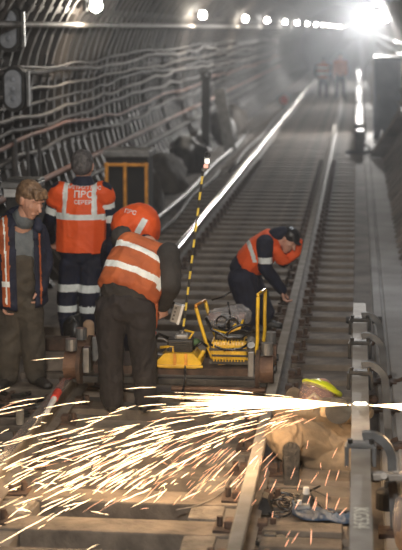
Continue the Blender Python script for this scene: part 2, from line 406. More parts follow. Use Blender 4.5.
for i, z in enumerate((1.0, 1.3, 1.6, 2.2, 2.5)):
    pts = []
    for k in range(60):
        yy = 26 + k * 2.0; xx = TX + math.sqrt((TR - .18) ** 2 - (z - TZ) ** 2); pts.append((xx, yy, z + .03 * math.sin(k * 1.7 + i)))
    mb = MB(); mb.tube(pts, .03 if i % 2 else .04, 6); tag(mb.build('wall_cable', M['cabled']), 'dark cable on the right tunnel wall, ' + ['lowest', 'second from the bottom', 'middle', 'second from the top', 'highest'][i] + ' of the five', 'cable')

# ---- left wall: cables, pipes, brackets
def wx(z, off=.16): return TX - math.sqrt((TR - off) ** 2 - (z - TZ) ** 2)
cabs = [(2.92, .045, 'cable', 'light brown conduit at lamp height, highest on the left wall'), (2.47, .022, 'cabled', 'thin wavy cable just above the thick pale cable on the left wall'),
        (2.33, .036, 'cable', 'thick pale dusty cable on the left wall, level with the lower oval box'), (2.16, .022, 'cable', 'thin dusty cable right below the thick pale cable'),
        (2.02, .026, 'cabled', 'dark sagging cable fifth from the top of the left wall'), (1.88, .030, 'cable', 'pale sagging cable sixth from the top of the left wall'),
        (1.72, .035, 'cabled', 'dark heavy cable seventh from the top of the left wall'), (1.55, .030, 'cabler', 'reddish brown cable eighth from the top of the left wall'),
        (1.38, .032, 'cabled', 'dark cable above the two lowest pipes on the left wall'), (1.05, .045, 'cabler', 'straight rusty pipe, upper of the two lowest on the left wall'),
        (.80, .04, 'cabled', 'dark straight pipe, lowest on the left wall')]
for i, (z, r, m, lab) in enumerate(cabs):
    pts = []; straight = i in (0, 9, 10); y = 11.0
    while y < 75:
        fr = ((y - 11) / 3.0) % 1.0
        sag = 0 if straight else -.035 * 4 * fr * (1 - fr) * (.2 + abs(noise.noise(V((i * 3.1, y * .3, 0)))) * 2.2)
        dr = 0 if straight else .13 * noise.noise(V((i * 7.7, y * .13, 1))) + .03 * noise.noise(V((i * 4.7, y * .7, 1)))
        zz = z + sag + dr; pts.append((wx(zz, .20 + .05 * (i % 2)), y, zz)); y += .3
    mb = MB(); mb.tube(pts, r * .85, 6); o = mb.build('wall_cable' if not i >= 9 else 'wall_pipe', M[m]); tag(o, lab, 'cable' if i < 9 else 'pipe', None)
mb0 = None
for k in range(20):
    y = 14 + k * 2.4
    if mb0 is None:
        mb = MB()
        pts = [(wx(z, .13), y, z) for z in (.7, 1.0, 1.3, 1.6, 1.9, 2.2, 2.55)]
        mb.tube(pts, .016, 4)
        for z in (.8, 1.05, 1.38, 1.55, 1.72, 1.88, 2.02, 2.16, 2.33, 2.47): mb.box((wx(z, .18), y, z - .05), (.14, .03, .02))
        mb0 = mb.build('cable_bracket', M['dsteel']); o = mb0
    else:
        o = mb0.copy(); COL.objects.link(o); o.location.y += y - 14
    tag(o, 'thin dark steel bracket carrying the cables on the left wall', 'bracket', 'cable brackets on the left wall')
# oval junction boxes
for (px, py, lab) in ((8, 29, 'grey oval junction box at the top left corner'), (13, 89, 'grey oval junction box below the top left one')):
    c = at(px, py, 16.2); root = thing('oval_junction_box', c - V((0, 0, .22)), lab, 'junction box')
    def oval(hw, hh, y0, y1, n=24):
        pr = []
        for k in range(n):
            a = 2 * math.pi * k / n; x = hw * math.cos(a); z = hw * math.sin(a) + (hh - hw) * (1 if math.sin(a) >= 0 else -1); pr.append((x, z))
        return pr
    mb = MB(); mb.prism(oval(.125, .25, 0, 0), c + V((.02, .15, 0)), c + V((0, .02, 0)), (1, 0, 0), (0, 0, 1)); mb.build('housing', M['dsteel'], root)
    mb = MB(); mb.prism(oval(.090, .205, 0, 0), c + V((0, .02, 0)), c + V((0, -.02, 0)), (1, 0, 0), (0, 0, 1))
    for q in (-.1, .0, .1): mb.sph(c + V((.0, -.02, q)), (.03, .012, .03), 6)
    mb.build('cover_plate', M['greyp'], root)
    mb = MB(); mb.box(c + V((.16, .05, 0)), (.03, .08, .38), bev=.005); mb.build('side_strip', M['gsteel'], root)
    mb = MB(); mb.box(c + V((0, .32, 0)), (.05, .4, .05)); mb.build('mounting_arm', M['dsteel'], root)
# vertical grey conduits on the left wall near the boxes
for i, (px, w_) in enumerate(((14, .05), (27, .03), (39, .03))):
    A = at(px, 140, 16.8 + i * .4); B = at(px + 3, 205, 16.6 + i * .4)
    mb = MB(); mb.cyl(A, B, w_ * .7, n=8); tag(mb.build('conduit', M['cabled']), ['leftmost', 'middle', 'rightmost'][i] + ' of three short upright conduits above the standing man in the dark jacket', 'conduit')
# pale shelf box behind the left man
c = at(23, 184, 14.2); root = thing('pale_wall_cabinet', c - V((0, 0, .6)), 'pale grey cabinet behind the head of the man in the open dark jacket', 'cabinet')
mb = MB(); mb.box(c + V((0, .1, -.35)), (.32, .3, .8), bev=.01); mb.build('body', M['dsteel'], root)
mb = MB(); mb.box(c, (.36, .34, .05), bev=.006); mb.build('top', M['gsteel'], root)
mb = MB(); mb.box(c + V((-.11, -.08, -.07)), (.12, .02, .10), bev=.004); mb.build('plate', M['white'], root)
mb = MB(); mb.box(c + V((0, .1, -.9)), (.26, .26, .34)); mb.build('plinth', M['dark'], root)
# dark box with orange posts
g = gnd(127, 236); root = thing('transformer_box', g + V((.05, 0, 0)), 'black box with orange upright bars by the left tunnel wall', 'box')
W_, D_, H_ = .60, .55, 1.12
mb = MB(); mb.box(g + V((0, .3, H_ / 2)), (W_, D_, H_), bev=.015); mb.build('body', M['dark'], root)
mb = MB(); mb.box(g + V((0, .3, H_ + .03)), (W_ + .06, D_ + .06, .10), bev=.02); mb.build('lid', M['gsteel'], root)
for dx in (-.28, -.02, .28):
    mb = MB(); mb.box(g + V((dx, .0, H_ * .5 - .03)), (.045, .04, H_ - .12), bev=.006); mb.build('upright_bar', M['oran_m'], root)
mb = MB(); mb.box(g + V((0, .0, H_ - .12)), (.62, .03, .04), bev=.006); mb.build('cross_bar', M['oran_m'], root)
# dark post with a grey slab by the wall
g = gnd(206, 152); root = thing('signal_post', g, 'dark post with a slanted grey panel at the left wall', 'post')
mb = MB(); mb.box(g + V((0, 0, .85)), (.20, .2, 1.7), bev=.02); mb.box(g + V((0, -.02, 1.78)), (.26, .24, .2), bev=.04); mb.build('post', M['dark'], root)
mb = MB(); mb.sph(g + V((.03, -.14, 1.80)), .035); mb.build('lens', M['greyp'], root)
mb = MB(); mb.box(g + V((.42, .3, .72)), (.28, .1, 1.5), rot=Matrix.Rotation(-.18, 3, 'Y'), bev=.01); mb.build('panel', M['gsteel'], root)
# rubble bank and sacks at the foot of the wall
for i, (px, py, s) in enumerate(((172, 158, .5), (186, 138, .5), (158, 182, .55), (226, 112, .6), (240, 102, .6))):
    g = gnd(px, py + 30); mb = MB(); mb.sph((0, 0, 0), (s * .7, s * 1.9, s * .85), 14)
    for v in mb.bm.verts: v.co += v.co.normalized() * (.22 * noise.noise(v.co * 2.3 + V((i * 9, 0, 0))) + .07 * noise.noise(v.co * 8))
    for v in mb.bm.verts: v.co = v.co + V((wx(.3, .0) + .25, g.y, .2))
    o = mb.build('rubble_heap', M['lining' if i % 2 else 'conc'], sm=True)
    tag(o, ['rubble heap against the left wall, second from the front', 'rubble heap against the left wall just before the dark post', 'rubble heap against the left wall, nearest the black box', 'rubble heap against the left wall just beyond the dark post', 'farthest rubble heap against the left wall'][i], 'rubble')
# small red marker
g = gnd(284, 112); root = thing('red_marker', g, 'small red marker on the ground left of the far workers', 'marker')
mb = MB(); mb.cyl(g, g + V((0, 0, .25)), .03); mb.build('stand', M['dsteel'], root)
mb = MB(); mb.cyl(g + V((0, -.03, .42)), g + V((0, .03, .42)), .17, n=5); mb.build('disc', M['red'], root)

# ---- wall lamps on the left, floodlight on the right
LY = [19.8, 33.6, 46.5, 57.5, 72]; y = 72
while y < 400: y *= 1.2; LY.append(y)
order = ['nearest', 'second', 'third', 'fourth', 'fifth', 'sixth', 'seventh']
LZ = 3.17; lx = wx(LZ, .28)
for i, y in enumerate(LY):
    far = i >= 4
    if i < 7:
        root = thing('wall_lamp', (lx, y, LZ), order[i] + ' lamp glowing on the left tunnel wall', 'lamp', 'lamps on the left tunnel wall')
    else: root = thing('wall_lamp', (lx, y, LZ), 'tiny bright lamp far along the tunnel', 'lamp', 'lamps on the left tunnel wall')
    if i < 4:
        mb = MB(); mb.cyl((lx - .14, y, LZ), (lx - .02, y, LZ), .05); mb.box((lx - .14, y, LZ), (.05, .14, .14)); mb.build('housing', M['dsteel'], root)
    mb = MB(); mb.sph((lx, y, LZ), .085 if not far else .075, 8); b = mb.build('bulb', M['bulb'] if not far else M['bulbf'], root)
    b.visible_shadow = True
    if i < 6: lamp_obj('POINT', 'lamp_light', (lx + .04, y - .05, LZ - .16), [75, 90, 70, 60, 70, 90][i], (1, .88, .72) if i < 3 else (1, .95, .88), .06, parent=root)
for k, (fy, e, lab) in enumerate(((44, 2500, 'dazzling white floodlight high on the right wall, nearest of the three'), (60, 1300, 'dazzling white floodlight high on the right wall, middle of the three'), (84, 1900, 'dazzling white floodlight high on the right wall, farthest of the three'))):
    z = 3.2 if k == 0 else 3.25 + .12 * k
    FL = V((TX + math.sqrt((TR - .30) ** 2 - (z - TZ) ** 2), fy, z))
    root = thing('floodlight', FL, lab, 'floodlight', 'floodlights on the right wall')
    mb = MB(); mb.box(FL + V((-.10, .12, 0)), (.75, .14, .34), bev=.02); mb.cyl(FL + V((.1, .15, .0)), FL + V((.30, .2, .06)), .03); mb.build('housing', M['dsteel'], root)
    mb = MB(); mb.box(FL + V((-.10, .02, 0)), (.68, .04, .28), bev=.01); mb.build('glass', M['flood'], root)
    lamp_obj('SPOT', 'flood_light', FL + V((-.2, -.1, 0)), e, (1, .97, .93), .15, (-.6, fy - 35, 1.0), root, spot=2.6)

# ================================================================== PEOPLE
I3 = (V((1, 0, 0)), V((0, 1, 0)), V((0, 0, 1)))
def frame(up, side):
    """side, back-to-front and up axes; front = side x up turned so that (s, f, u) is right handed"""
    u = V(up).normalized(); s = V(side); s = (s - u * s.dot(u)).normalized(); f = u.cross(s); return (s, f, u)
_UN = None
def ell(c, r, F=I3):
    """points of an ellipsoid; r along the frame's side, front, up"""
    global _UN
    if _UN is None:
        b = bmesh.new(); bmesh.ops.create_icosphere(b, subdivisions=2, radius=1); _UN = [v.co.copy() for v in b.verts]; b.free()
    if not hasattr(r, '__len__'): r = (r, r, r)
    return (V(c), tuple(r), F)
def epts(e, g=0.0, k=1.0):
    c, r, F = e
    return [c + F[0] * p.x * (r[0] * k + g) + F[1] * p.y * (r[1] * k + g) + F[2] * p.z * (r[2] * k + g) for p in _UN]
def hulls(bm, chain, g=0.0, k=1.0):
    es = chain
    pairs = [(es[i], es[i + 1]) for i in range(len(es) - 1)] if len(es) > 1 else [(es[0],)]
    for pr in pairs:
        vs = [bm.verts.new(p) for e in pr for p in epts(e, g, k)]
        q = bmesh.ops.convex_hull(bm, input=vs)
        junk = [v for v in vs if v.is_valid and not v.link_faces]
        bmesh.ops.delete(bm, geom=junk, context='VERTS')
def remesh(bm, vox, it=3):
    me = bpy.data.meshes.new('tmp'); bm.to_mesh(me); bm.free()
    o = bpy.data.objects.new('tmp', me); COL.objects.link(o)
    m = o.modifiers.new('r', 'REMESH'); m.mode = 'VOXEL'; m.voxel_size = vox; m.use_smooth_shade = True
    s = o.modifiers.new('s', 'SMOOTH'); s.iterations = it; s.factor = .6
    dg = bpy.context.evaluated_depsgraph_get(); dg.update()
    r = bpy.data.meshes.new_from_object(o.evaluated_get(dg)); bpy.data.objects.remove(o); return r
def wrinkle(me, amp, seed=0, sc_=9.0):
    for v in me.vertices:
        p = v.co
        q = V((p.x * sc_ + seed, p.y * sc_, p.z * sc_ * .75)) + noise.noise_vector(p * 3.0 + V((seed, 0, 0))) * 1.3
        a = noise.noise(q); b = noise.noise(q * 2.3 + V((3, 1, 0)))
        r = -abs(a) * 1.5 + .45 + b * .35
        v.co = p + v.normal * amp * r
def shell(name, chains, m, root, g=0.0, vox=.011, amp=.008, seed=0, masks=None, cut=None, k=1.0):
    bm = bmesh.new()
    for c in chains: hulls(bm, c, g, k)
    me = remesh(bm, vox); wrinkle(me, amp, seed)
    mats = [m]
    if cut or masks:
        b = bmesh.new(); b.from_mesh(me)
        if cut:
            dele = [f for f in b.faces if cut(f.calc_center_median())]
            bmesh.ops.delete(b, geom=dele, context='FACES')
        if masks:
            for (mm, fn) in masks:
                mats.append(mm); idx = len(mats) - 1
                for f in b.faces:
                    if fn(f.calc_center_median()): f.material_index = idx
        b.to_mesh(me); b.free()
    return put(name, me, mats, root, True)
def limb(pts, rs): return [ell(p, r) for p, r in zip(pts, rs)]
def head_hulls(c, look, up, s=1.0):
    """cranium, jaw, nose, ears, brow; returns (list of chains, frame)"""
    f = V(look).normalized(); u = V(up); u = (u - f * u.dot(f)).normalized(); sd = f.cross(u)
    F = (sd, f, u); P = lambda a, b, d: V(c) + (sd * a + f * b + u * d) * s
    ch = [[ell(P(0, -.012, .035), (.074 * s, .092 * s, .082 * s), F), ell(P(0, .02, -.02), (.066 * s, .075 * s, .07 * s), F)],
          [ell(P(0, .025, -.03), (.062 * s, .066 * s, .05 * s), F), ell(P(0, .052, -.092), (.030 * s, .032 * s, .022 * s), F)],
          [ell(P(0, .085, .02), (.010 * s, .012 * s, .01 * s), F), ell(P(0, .112, -.018), (.015 * s, .014 * s, .011 * s), F)],
          [ell(P(-.035, .078, .035), (.018 * s, .012 * s, .007 * s), F), ell(P(.035, .078, .035), (.018 * s, .012 * s, .007 * s), F)],
          [ell(P(-.025, .082, -.058), (.008 * s, .01 * s, .008 * s), F), ell(P(.025, .082, -.058), (.008 * s, .01 * s, .008 * s), F)]]
    for q in (-1, 1):
        ch.append([ell(P(q * .077, -.005, .012), (.009 * s, .018 * s, .022 * s), F), ell(P(q * .074, .0, -.02), (.007 * s, .012 * s, .014 * s), F)])
        ch.append([ell(P(q * .035, .062, -.01), (.026 * s, .022 * s, .02 * s), F)])
    return ch, F, P
def hand_hulls(wrist, d, palm, s=1.0, curl=.6):
    """palm plus four unequal bent fingers and a thumb; d = pointing direction, palm = palm normal"""
    d = V(d).normalized(); n = V(palm); n = (n - d * n.dot(d)).normalized(); sd = d.cross(n); W = V(wrist); out = []
    P = lambda a, b, e: W + (d * a + sd * b + n * e) * s
    F = (sd, n, d)
    out.append([ell(P(0, 0, 0), (.028 * s, .020 * s, .03 * s), F), ell(P(.045, 0, 0), (.040 * s, .016 * s, .035 * s), F), ell(P(.080, 0, .004), (.038 * s, .014 * s, .018 * s), F)])
    for i, (b, L) in enumerate(((-.030, .070), (-.010, .080), (.011, .074), (.031, .058))):
        p0 = P(.085, b, .004); a1 = curl; a2 = curl * 2.1
        p1 = p0 + (d * math.cos(a1) + n * math.sin(a1)) * L * .45 * s; p2 = p1 + (d * math.cos(a2) + n * math.sin(a2)) * L * .32 * s
        p3 = p2 + (d * math.cos(a2 * 1.3) + n * math.sin(a2 * 1.3)) * L * .25 * s
        out.append([ell(p0, .0105 * s), ell(p1, .0098 * s), ell(p2, .009 * s), ell(p3, .008 * s)])
    t0 = P(.02, -.03, .008); t1 = P(.055, -.062, .022); t2 = P(.085, -.066, .036)
    out.append([ell(t0, .015 * s), ell(t1, .012 * s), ell(t2, .0095 * s)])
    return out
def boot_hulls(ankle, toe, sc_=1.0):
    """boot from ankle point (0.09 above the ground) with toe direction"""
    a = V(ankle); t = V(toe).normalized()
    return [[ell(a + V((0, 0, .09)), (.058 * sc_, .062 * sc_, .03)), ell(a, (.052 * sc_, .056 * sc_, .05))],
            [ell(a - t * .035 + V((0, 0, -.045)), (.042, .042, .045)), ell(a + t * .10 + V((0, 0, -.052)), (.046, .046, .038)), ell(a + t * .17 + V((0, 0, -.062)), (.042, .042, .028))]]
def body(root, chains, head=None, hands=(), skin=None):
    bm = bmesh.new()
    for c, k in chains: hulls(bm, c, 0, k)
    me = remesh(bm, .013)
    b = bmesh.new(); b.from_mesh(me)
    if head:
        hb = bmesh.new()
        for c in head[0]: hulls(hb, c)
        hm = remesh(hb, .0065, 2); b.from_mesh(hm)
    for h in hands:
        hb = bmesh.new()
        for c in h: hulls(hb, c)
        hm = remesh(hb, .0055, 1); b.from_mesh(hm)
    mats = [skin or M['skin'], M['lips'], M['eye'], M['hairb']]
    if head:
        F, P = head[1], head[2]
        for f in b.faces:
            q = f.calc_center_median() - P(0, 0, 0); x, y, z = q.dot(F[0]), q.dot(F[1]), q.dot(F[2])
            if y > .06 and abs(z + .058) < .006 and abs(x) < .026: f.material_index = 1
            if y > .05 and abs(z - .014) < .006 and abs(abs(x) - .033) < .010: f.material_index = 2
            if y > .06 and abs(z - .037) < .004 and abs(abs(x) - .036) < .017: f.material_index = 3
    b.to_mesh(me); b.free(); me.materials.clear()
    return put('body', me, mats, root, True)
def hair(root, c, F, P, m, s=1.0, name='hair', long=0.0, seed=0):
    bm = bmesh.new()
    hulls(bm, [ell(P(0, -.022, .052), (.082 * s, .096 * s, .080 * s), F), ell(P(0, -.035, .0), (.080 * s, .075 * s, .07 * s), F)])
    hulls(bm, [ell(P(0, -.055, -.02), (.066 * s, .045 * s, .05 * s), F)])
    if long:
        for q in (-.035, 0, .035): hulls(bm, [ell(P(q, .055, .098), (.032, .03, .022), F), ell(P(q * 1.2, .088, .066), (.024, .014, .020), F)])
    me = remesh(bm, .008, 2); b = bmesh.new(); b.from_mesh(me)
    for v in b.verts:
        q = v.co - P(0, 0, 0); z = q.dot(F[2]); t = noise.noise(V((q.dot(F[0]) * 90, q.dot(F[1]) * 30, z * 22 + seed)))
        v.co += v.normal * (.004 * t + .001 * noise.noise(q * 60))
    dele = [f for f in b.faces if (lambda q: (q.dot(F[1]) > .045 and q.dot(F[2]) < .055 - (long * .01)) or (q.dot(F[1]) > .0 and q.dot(F[2]) < .03))(f.calc_center_median() - P(0, 0, 0))]
    bmesh.ops.delete(b, geom=dele, context='FACES'); b.to_mesh(me); b.free()
    return put(name, me, m, root, True)
def torso_chain(pel, neck, side, w=1.0, dpt=1.0, belly=0.0, bend=0.0):
    """ellipsoids from pelvis to shoulders; bend pushes the middle towards the back"""
    pel, neck = V(pel), V(neck); F = frame(neck - pel, side); L = (neck - pel).length
    pt = lambda t, f=0.0: pel + (neck - pel) * t + F[1] * f
    return [ell(pt(0.0), (.168 * w, .125 * dpt, .10), F), ell(pt(.30, -bend * .8), ((.155 + belly * .3) * w, (.118 + belly) * dpt, .09), F),
            ell(pt(.62, -bend), (.175 * w, .125 * dpt, .10), F), ell(pt(.86, -bend * .4), (.185 * w, .105 * dpt, .075), F)], F
def local(pel, F): return lambda p: ((p - pel).dot(F[0]), (p - pel).dot(F[1]), (p - pel).dot(F[2]))
def text_on(name, body_, size, origin, right, up, m, root, target, push=.006, ext=.001):
    """lettering wrapped on a cloth surface"""
    tc = bpy.data.curves.new('t', 'FONT'); tc.body = body_; tc.size = size; tc.align_x = 'CENTER'; tc.extrude = 0; tc.offset = .0012 * size / .05
    to = bpy.data.objects.new('t', tc); COL.objects.link(to)
    dg = bpy.context.evaluated_depsgraph_get(); me = bpy.data.meshes.new_from_object(to.evaluated_get(dg)); bpy.data.objects.remove(to)
    nrm = V(right).cross(V(up)).normalized(); tl = world_loc(target)
    for v in me.vertices:
        p = V(origin) + V(right).normalized() * v.co.x + V(up).normalized() * v.co.y + nrm * .4
        ok, loc, no, _ = target.ray_cast(p - tl, -nrm)
        v.co = (loc + tl + nrm * push) if ok else p - nrm * .4
    return put(name, me, m, root)

# ---- the man with his back turned, bright vest (behind, left)
def man_back():
    Y = 13.5
    root = thing('person', gnd(80, 345), 'person seen from behind in a bright orange vest with white printed lettering and navy trousers', 'person')
    pel, nk = at(81, 255, Y), at(82, 181, Y + .02)
    T, F = torso_chain(pel, nk, (1, 0, 0), 1.16, 1.1, .02)
    shL, shR = at(59, 190, Y), at(104, 190, Y)
    eL, eR = at(48, 226, Y + .1), at(112, 226, Y + .08); wL, wR = at(52, 240, Y + .3), at(104, 248, Y + .25)
    hL, hR = at(72, 262, Y), at(91, 262, Y); kL, kR = at(67, 300, Y + .03), at(89, 302, Y - .02); aL, aR = at(68, 332, Y), at(90, 326, Y)
    aL = V((aL.x, aL.y, .09)); aR = V((aR.x, aR.y, .09))
    armL = limb([shL, eL, wL], [.082, .062, .045]); armR = limb([shR, eR, wR], [.082, .062, .045])
    legL = limb([hL, kL, aL], [.115, .09, .075]); legR = limb([hR, kR, aR], [.115, .09, .075])
    hc = at(83, 167, Y + .03); H = head_hulls(hc, (.1, 1, -.2), (0, .2, 1), 1.22)
    neck = limb([nk - V((0, 0, .02)), hc - V((0, 0, .04))], [.07, .058])
    body(root, [(T, .85), (armL, .85), (armR, .85), (legL, .85), (legR, .85), (neck, 1)], H, [hand_hulls(wL, (0, 1, -.3), (0, 0, -1)), hand_hulls(wR, (0, 1, -.3), (0, 0, -1))])
    hair(root, hc, H[1], H[2], M['hairg'], 1.24)
    shell('collar', [[ell(at(83, 185, Y + .02), (.12, .10, .04)), ell(at(83, 178, Y + .02), (.085, .085, .03))]], M['navy'], root, 0, .01, .003, 2)
    def band(a, b, lo, hi):
        d = (b - a); L = d.length; d.normalize(); return lambda p: lo < (p - a).dot(d) / L < hi
    bL, bR = band(shL, eL, .44, .62), band(shR, eR, .26, .48); b2 = band(shR, eR, .66, .86)
    near = lambda p, a, b, r: (p - a - (b - a) * max(0, min(1, (p - a).dot(b - a) / (b - a).length_squared))).length < r
    shell('jacket', [T, armL, armR], M['navy'], root, .0, .012, .007, 3, masks=[(M['refl'], lambda p: (near(p, shL, eL, .12) and bL(p)) or (near(p, shR, eR, .12) and (bR(p) or b2(p))))])
    z1, z2 = at(80, 287, Y).z, at(80, 308, Y).z
    shell('trousers', [T[:2], legL, legR], M['navy'], root, .004, .012, .010, 4, masks=[(M['refl'], lambda p: abs(p.z - z1) < .034 or abs(p.z - z2) < .032)])
    bm_ = bmesh.new()
    loc = local(pel, F)
    L = (nk - pel).length
    vest_ch = [T, [ell(T[3][0] + F[0] * s * .15 + V((0, 0, .0)), (.08, .10, .06), F) for s in (-1, 1)], [ell(shL + V((.02, 0, -.02)), .092), ell(shL + (eL - shL) * .25, .086)], [ell(shR + V((-.02, 0, -.02)), .092), ell(shR + (eR - shR) * .18, .086)],
               [ell(T[0][0] + V((0, 0, .0)), (.225, .165, .06), F), ell(T[2][0], (.225, .155, .08), F)]]
    def white(p):
        s, f, u = loc(p)
        if abs(u - .365) < .026: return True
        return f < .05 and u > .35 and abs(abs(s) - (.142 - (u - .35) * .04)) < .022
    v = shell('vest', vest_ch, M['orange'], root, .012, .010, .006, 5, masks=[(M['refl'], white)], cut=lambda p: loc(p)[2] < .035)
    R, U = F[0], F[2]
    text_on('lettering', 'МЕТРОП МОС', .044, at(82.5, 190, Y - .2), R, U, M['text'], root, v)
    text_on('lettering', 'ПВС', .085, at(81.5, 198.5, Y - .2), R, U, M['text'], root, v)
    text_on('lettering', 'СЕВЕР', .05, at(81, 205, Y - .2), R, U, M['text'], root, v)
    for a in (aL, aR): shell('boot', boot_hulls(a, (0, 1, 0)), M['boot'], root, .004, .011, .003)
    return root
man_back()

# ---- the man standing in an open dark jacket (left edge)
def man_left():
    Y = 11.7
    root = thing('person', gnd(24, 398), 'person with light brown hair looking down, open navy jacket over olive grey overalls', 'person')
    pel, nk = at(20, 298, Y), at(19, 225, Y - .06)
    T, F = torso_chain(pel, nk, (1, .35, 0), .98, .98, .02)
    shL, shR = at(2, 236, Y - .05), at(37, 232, Y + .05)
    eL, eR = at(-3, 270, Y - .05), at(45, 262, Y + .08); wL, wR = at(3, 300, Y - .12), at(40, 288, Y - .05)
    hL, hR = at(10, 305, Y), at(29, 305, Y); kL, kR = at(8, 350, Y - .04), at(33, 350, Y); aL, aR = at(8, 388, Y), at(36, 384, Y + .05)
    aL.z = aR.z = .09
    armL = limb([shL, eL, wL], [.072, .058, .046]); armR = limb([shR, eR, wR], [.070, .056, .044])
    legL = limb([hL, kL, aL], [.112, .088, .078]); legR = limb([hR, kR, aR], [.112, .088, .076])
    hc = at(30, 200, Y - .14); H = head_hulls(hc, (.78, -.52, -.50), (.36, -.25, .9), 1.2)
    neck = limb([nk + V((.02, 0, -.02)), nk + V((.05, -.03, .06)), hc + V((-.02, .04, -.04))], [.08, .074, .07])
    body(root, [(T, .85), (armL, .85), (armR, .85), (legL, .85), (legR, .85), (neck, 1)], H, [hand_hulls(wL, (.1, 0, -1), (1, 0, 0)), hand_hulls(wR, (0, -.2, -1), (-1, 0, 0))])
    hair(root, hc, H[1], H[2], M['hairb'], 1.22, long=1, seed=4)
    shell('shirt', [T[1:]], M['shirt'], root, .000, .011, .006, 8)
    collar = limb([nk + V((-.02, .03, .02)), nk + V((.05, -.03, .04)), nk + V((.04, -.02, .075))], [.085, .080, .078])
    shell('shirt_collar', [collar], M['shirt'], root, .002, .010, .004, 9)
    shell('jacket_collar', [limb([at(7, 224, Y), at(13, 214, Y + .0), at(19, 211, Y + .10)], [.065, .055, .05]), limb([at(38, 228, Y - .06), at(37, 222, Y - .02)], [.045, .04])], M['navy'], root, 0, .010, .004, 7)
    bib = [ell(T[1][0] + F[1] * .0, (.15, .13, .1), F), ell(T[2][0] + V((0, 0, -.02)), (.125, .135, .05), F)]
    shell('overalls', [T[:2], legL, legR, bib], M['bib'], root, .010, .012, .014, 11)
    loc = local(pel, F)
    sg = -1 if F[1].dot(V((.3, -1, 0))) < 0 else 1     # front towards the viewer
    jk = [T, armL, armR, [ell(T[0][0] + V((0, 0, -.02)), (.215, .18, .06), F), ell(T[2][0], (.20, .155, .10), F)], [ell(T[3][0], (.19, .11, .08), F), ell(nk + V((-.035, .02, .035)), (.10, .09, .045), F)]]
    def open_front(p):
        s, f, u = loc(p); f *= sg
        if f > .02 and -.045 < s < .105 and u < .62: return True
        if u < -.03: return s > -.30 and False
        return False
    def ostr(p):
        s, f, u = loc(p); f *= sg
        return f > -.02 and u > -.02 and ((-.155 < s < -.095) or (.145 < s < .160)) or (u > .40 and s < -.12 and f > -.1)
    def refl(p):
        s, f, u = loc(p); f *= sg
        return f > -.02 and ((-.132 < s < -.120 and u > .0) or (-.155 < s < -.095 and abs(u - .16) < .022))
    j = shell('jacket', jk, M['navy'], root, .018, .011, .009, 12, masks=[(M['orange2'], ostr), (M['refl'], refl)], cut=open_front)
    sol = j.modifiers.new('thickness', 'SOLIDIFY'); sol.thickness = .006
    for a, t in ((aL, (-.2, -1, 0)), (aR, (.7, -.7, 0))): shell('boot', boot_hulls(a, t), M['boot'], root, .006, .011, .003)
man_left()

# ---- the man bending forward in the dirty orange vest (centre left)
def man_centre():
    Y = 11.0
    root = thing('person', gnd(128, 425), 'person bending forward, dirty orange vest with two white stripes over dark clothes', 'person')
    pel, nk = at(126, 296, Y), at(148, 244, Y + .30)
    side = rgt * 57 - upv * 23
    T, F = torso_chain(pel, nk, side, 1.18, 1.05, .0, .0)
    shL, shR = nk - F[0] * .20 - F[2] * .03, at(168, 254, Y + .18)
    eR, wR = at(171, 286, Y + .05), at(163, 305, Y + .22); eL, wL = shL + V((-.02, .3, -.22)), shL + V((.12, .5, -.40))
    hL, hR = at(111, 308, Y), at(139, 308, Y); kL, kR = at(110, 362, Y - .02), at(144, 362, Y - .02); aL, aR = at(112, 412, Y), at(146, 412, Y)
    aL.z = aR.z = .09
    armL = limb([shL, eL, wL], [.08, .062, .05]); armR = limb([shR, eR, wR], [.082, .066, .046])
    legL = limb([hL, kL, aL], [.118, .088, .078]); legR = limb([hR, kR, aR], [.118, .088, .078])
    hc = nk + F[2] * .05 + V((-.02, .20, -.16)); H = head_hulls(hc, (.2, .8, -.8), (0, .9, .6), 1.0)
    neck = limb([nk, hc], [.07, .06])
    body(root, [(T, .85), (armL, .85), (armR, .85), (legL, .85), (legR, .85), (neck, 1)], H, [hand_hulls(wL, (.3, .6, -.6), (0, 0, -1)), hand_hulls(wR, (.05, .3, -1), (-.6, .6, 0), 1.1, .9)])
    hair(root, hc, H[1], H[2], M['hairg'], 1.0)
    loc = local(pel, F)
    hem = [ell(T[0][0] + V((0, 0, .0)), (.195, .150, .06), F), ell(T[1][0], (.185, .14, .07), F)]
    shell('jacket', [T, armL, armR, hem], M['dgrey'], root, .012, .011, .010, 21)
    shell('trousers', [[ell(pel + V((0, 0, -.02)), (.165, .14, .1)), ell(pel + V((0, 0, -.12)), (.17, .14, .08))], legL, legR], M['trous'], root, .008, .012, .018, 22)
    vch = [T[1:], [ell(T[1][0] - F[2] * .11, (.235, .185, .05), F), ell(T[2][0], (.235, .160, .10), F)], [ell(T[3][0] - F[0] * .11, (.12, .12, .08), F), ell(T[3][0] + F[0] * .10, (.10, .115, .08), F)]]
    def white(p):
        s, f, u = loc(p)
        if abs(u - .14 - .02 * (s * s) / .05) < .029: return True
        if abs(u - .335 + s * .10) < .028 and s < .16: return True
        return s > .165 and u > .10 and abs(s - .205) < .02 and f < .1
    shell('vest', vch, M['orange2'], root, .016, .010, .010, 23, masks=[(M['refl'], white)])
    A, B = at(152, 288, Y + .02), at(154, 326, Y + .06)
    shell('vest_front_panel', [[ell(A, (.055, .02, .05)), ell(B, (.028, .014, .03))]], M['orange2'], root, 0, .009, .006, 24)
    for a in (aL, aR): shell('boot', boot_hulls(a, (.1, 1, 0)), M['boot'], root, .006, .011, .003)
    return at(176, 312, Y + .10), wR
boxc, wR = man_centre()
c = at(176, 313, 11.18); root = thing('control_box', c - V((0, 0, .08)), 'small white and grey hand control held by the bending person', 'control box')
Rm = Matrix.Rotation(.28, 3, 'Y')
mb = MB(); mb.box(c, (.065, .06, .15), rot=Rm, bev=.008); mb.build('housing', M['gsteel'], root)
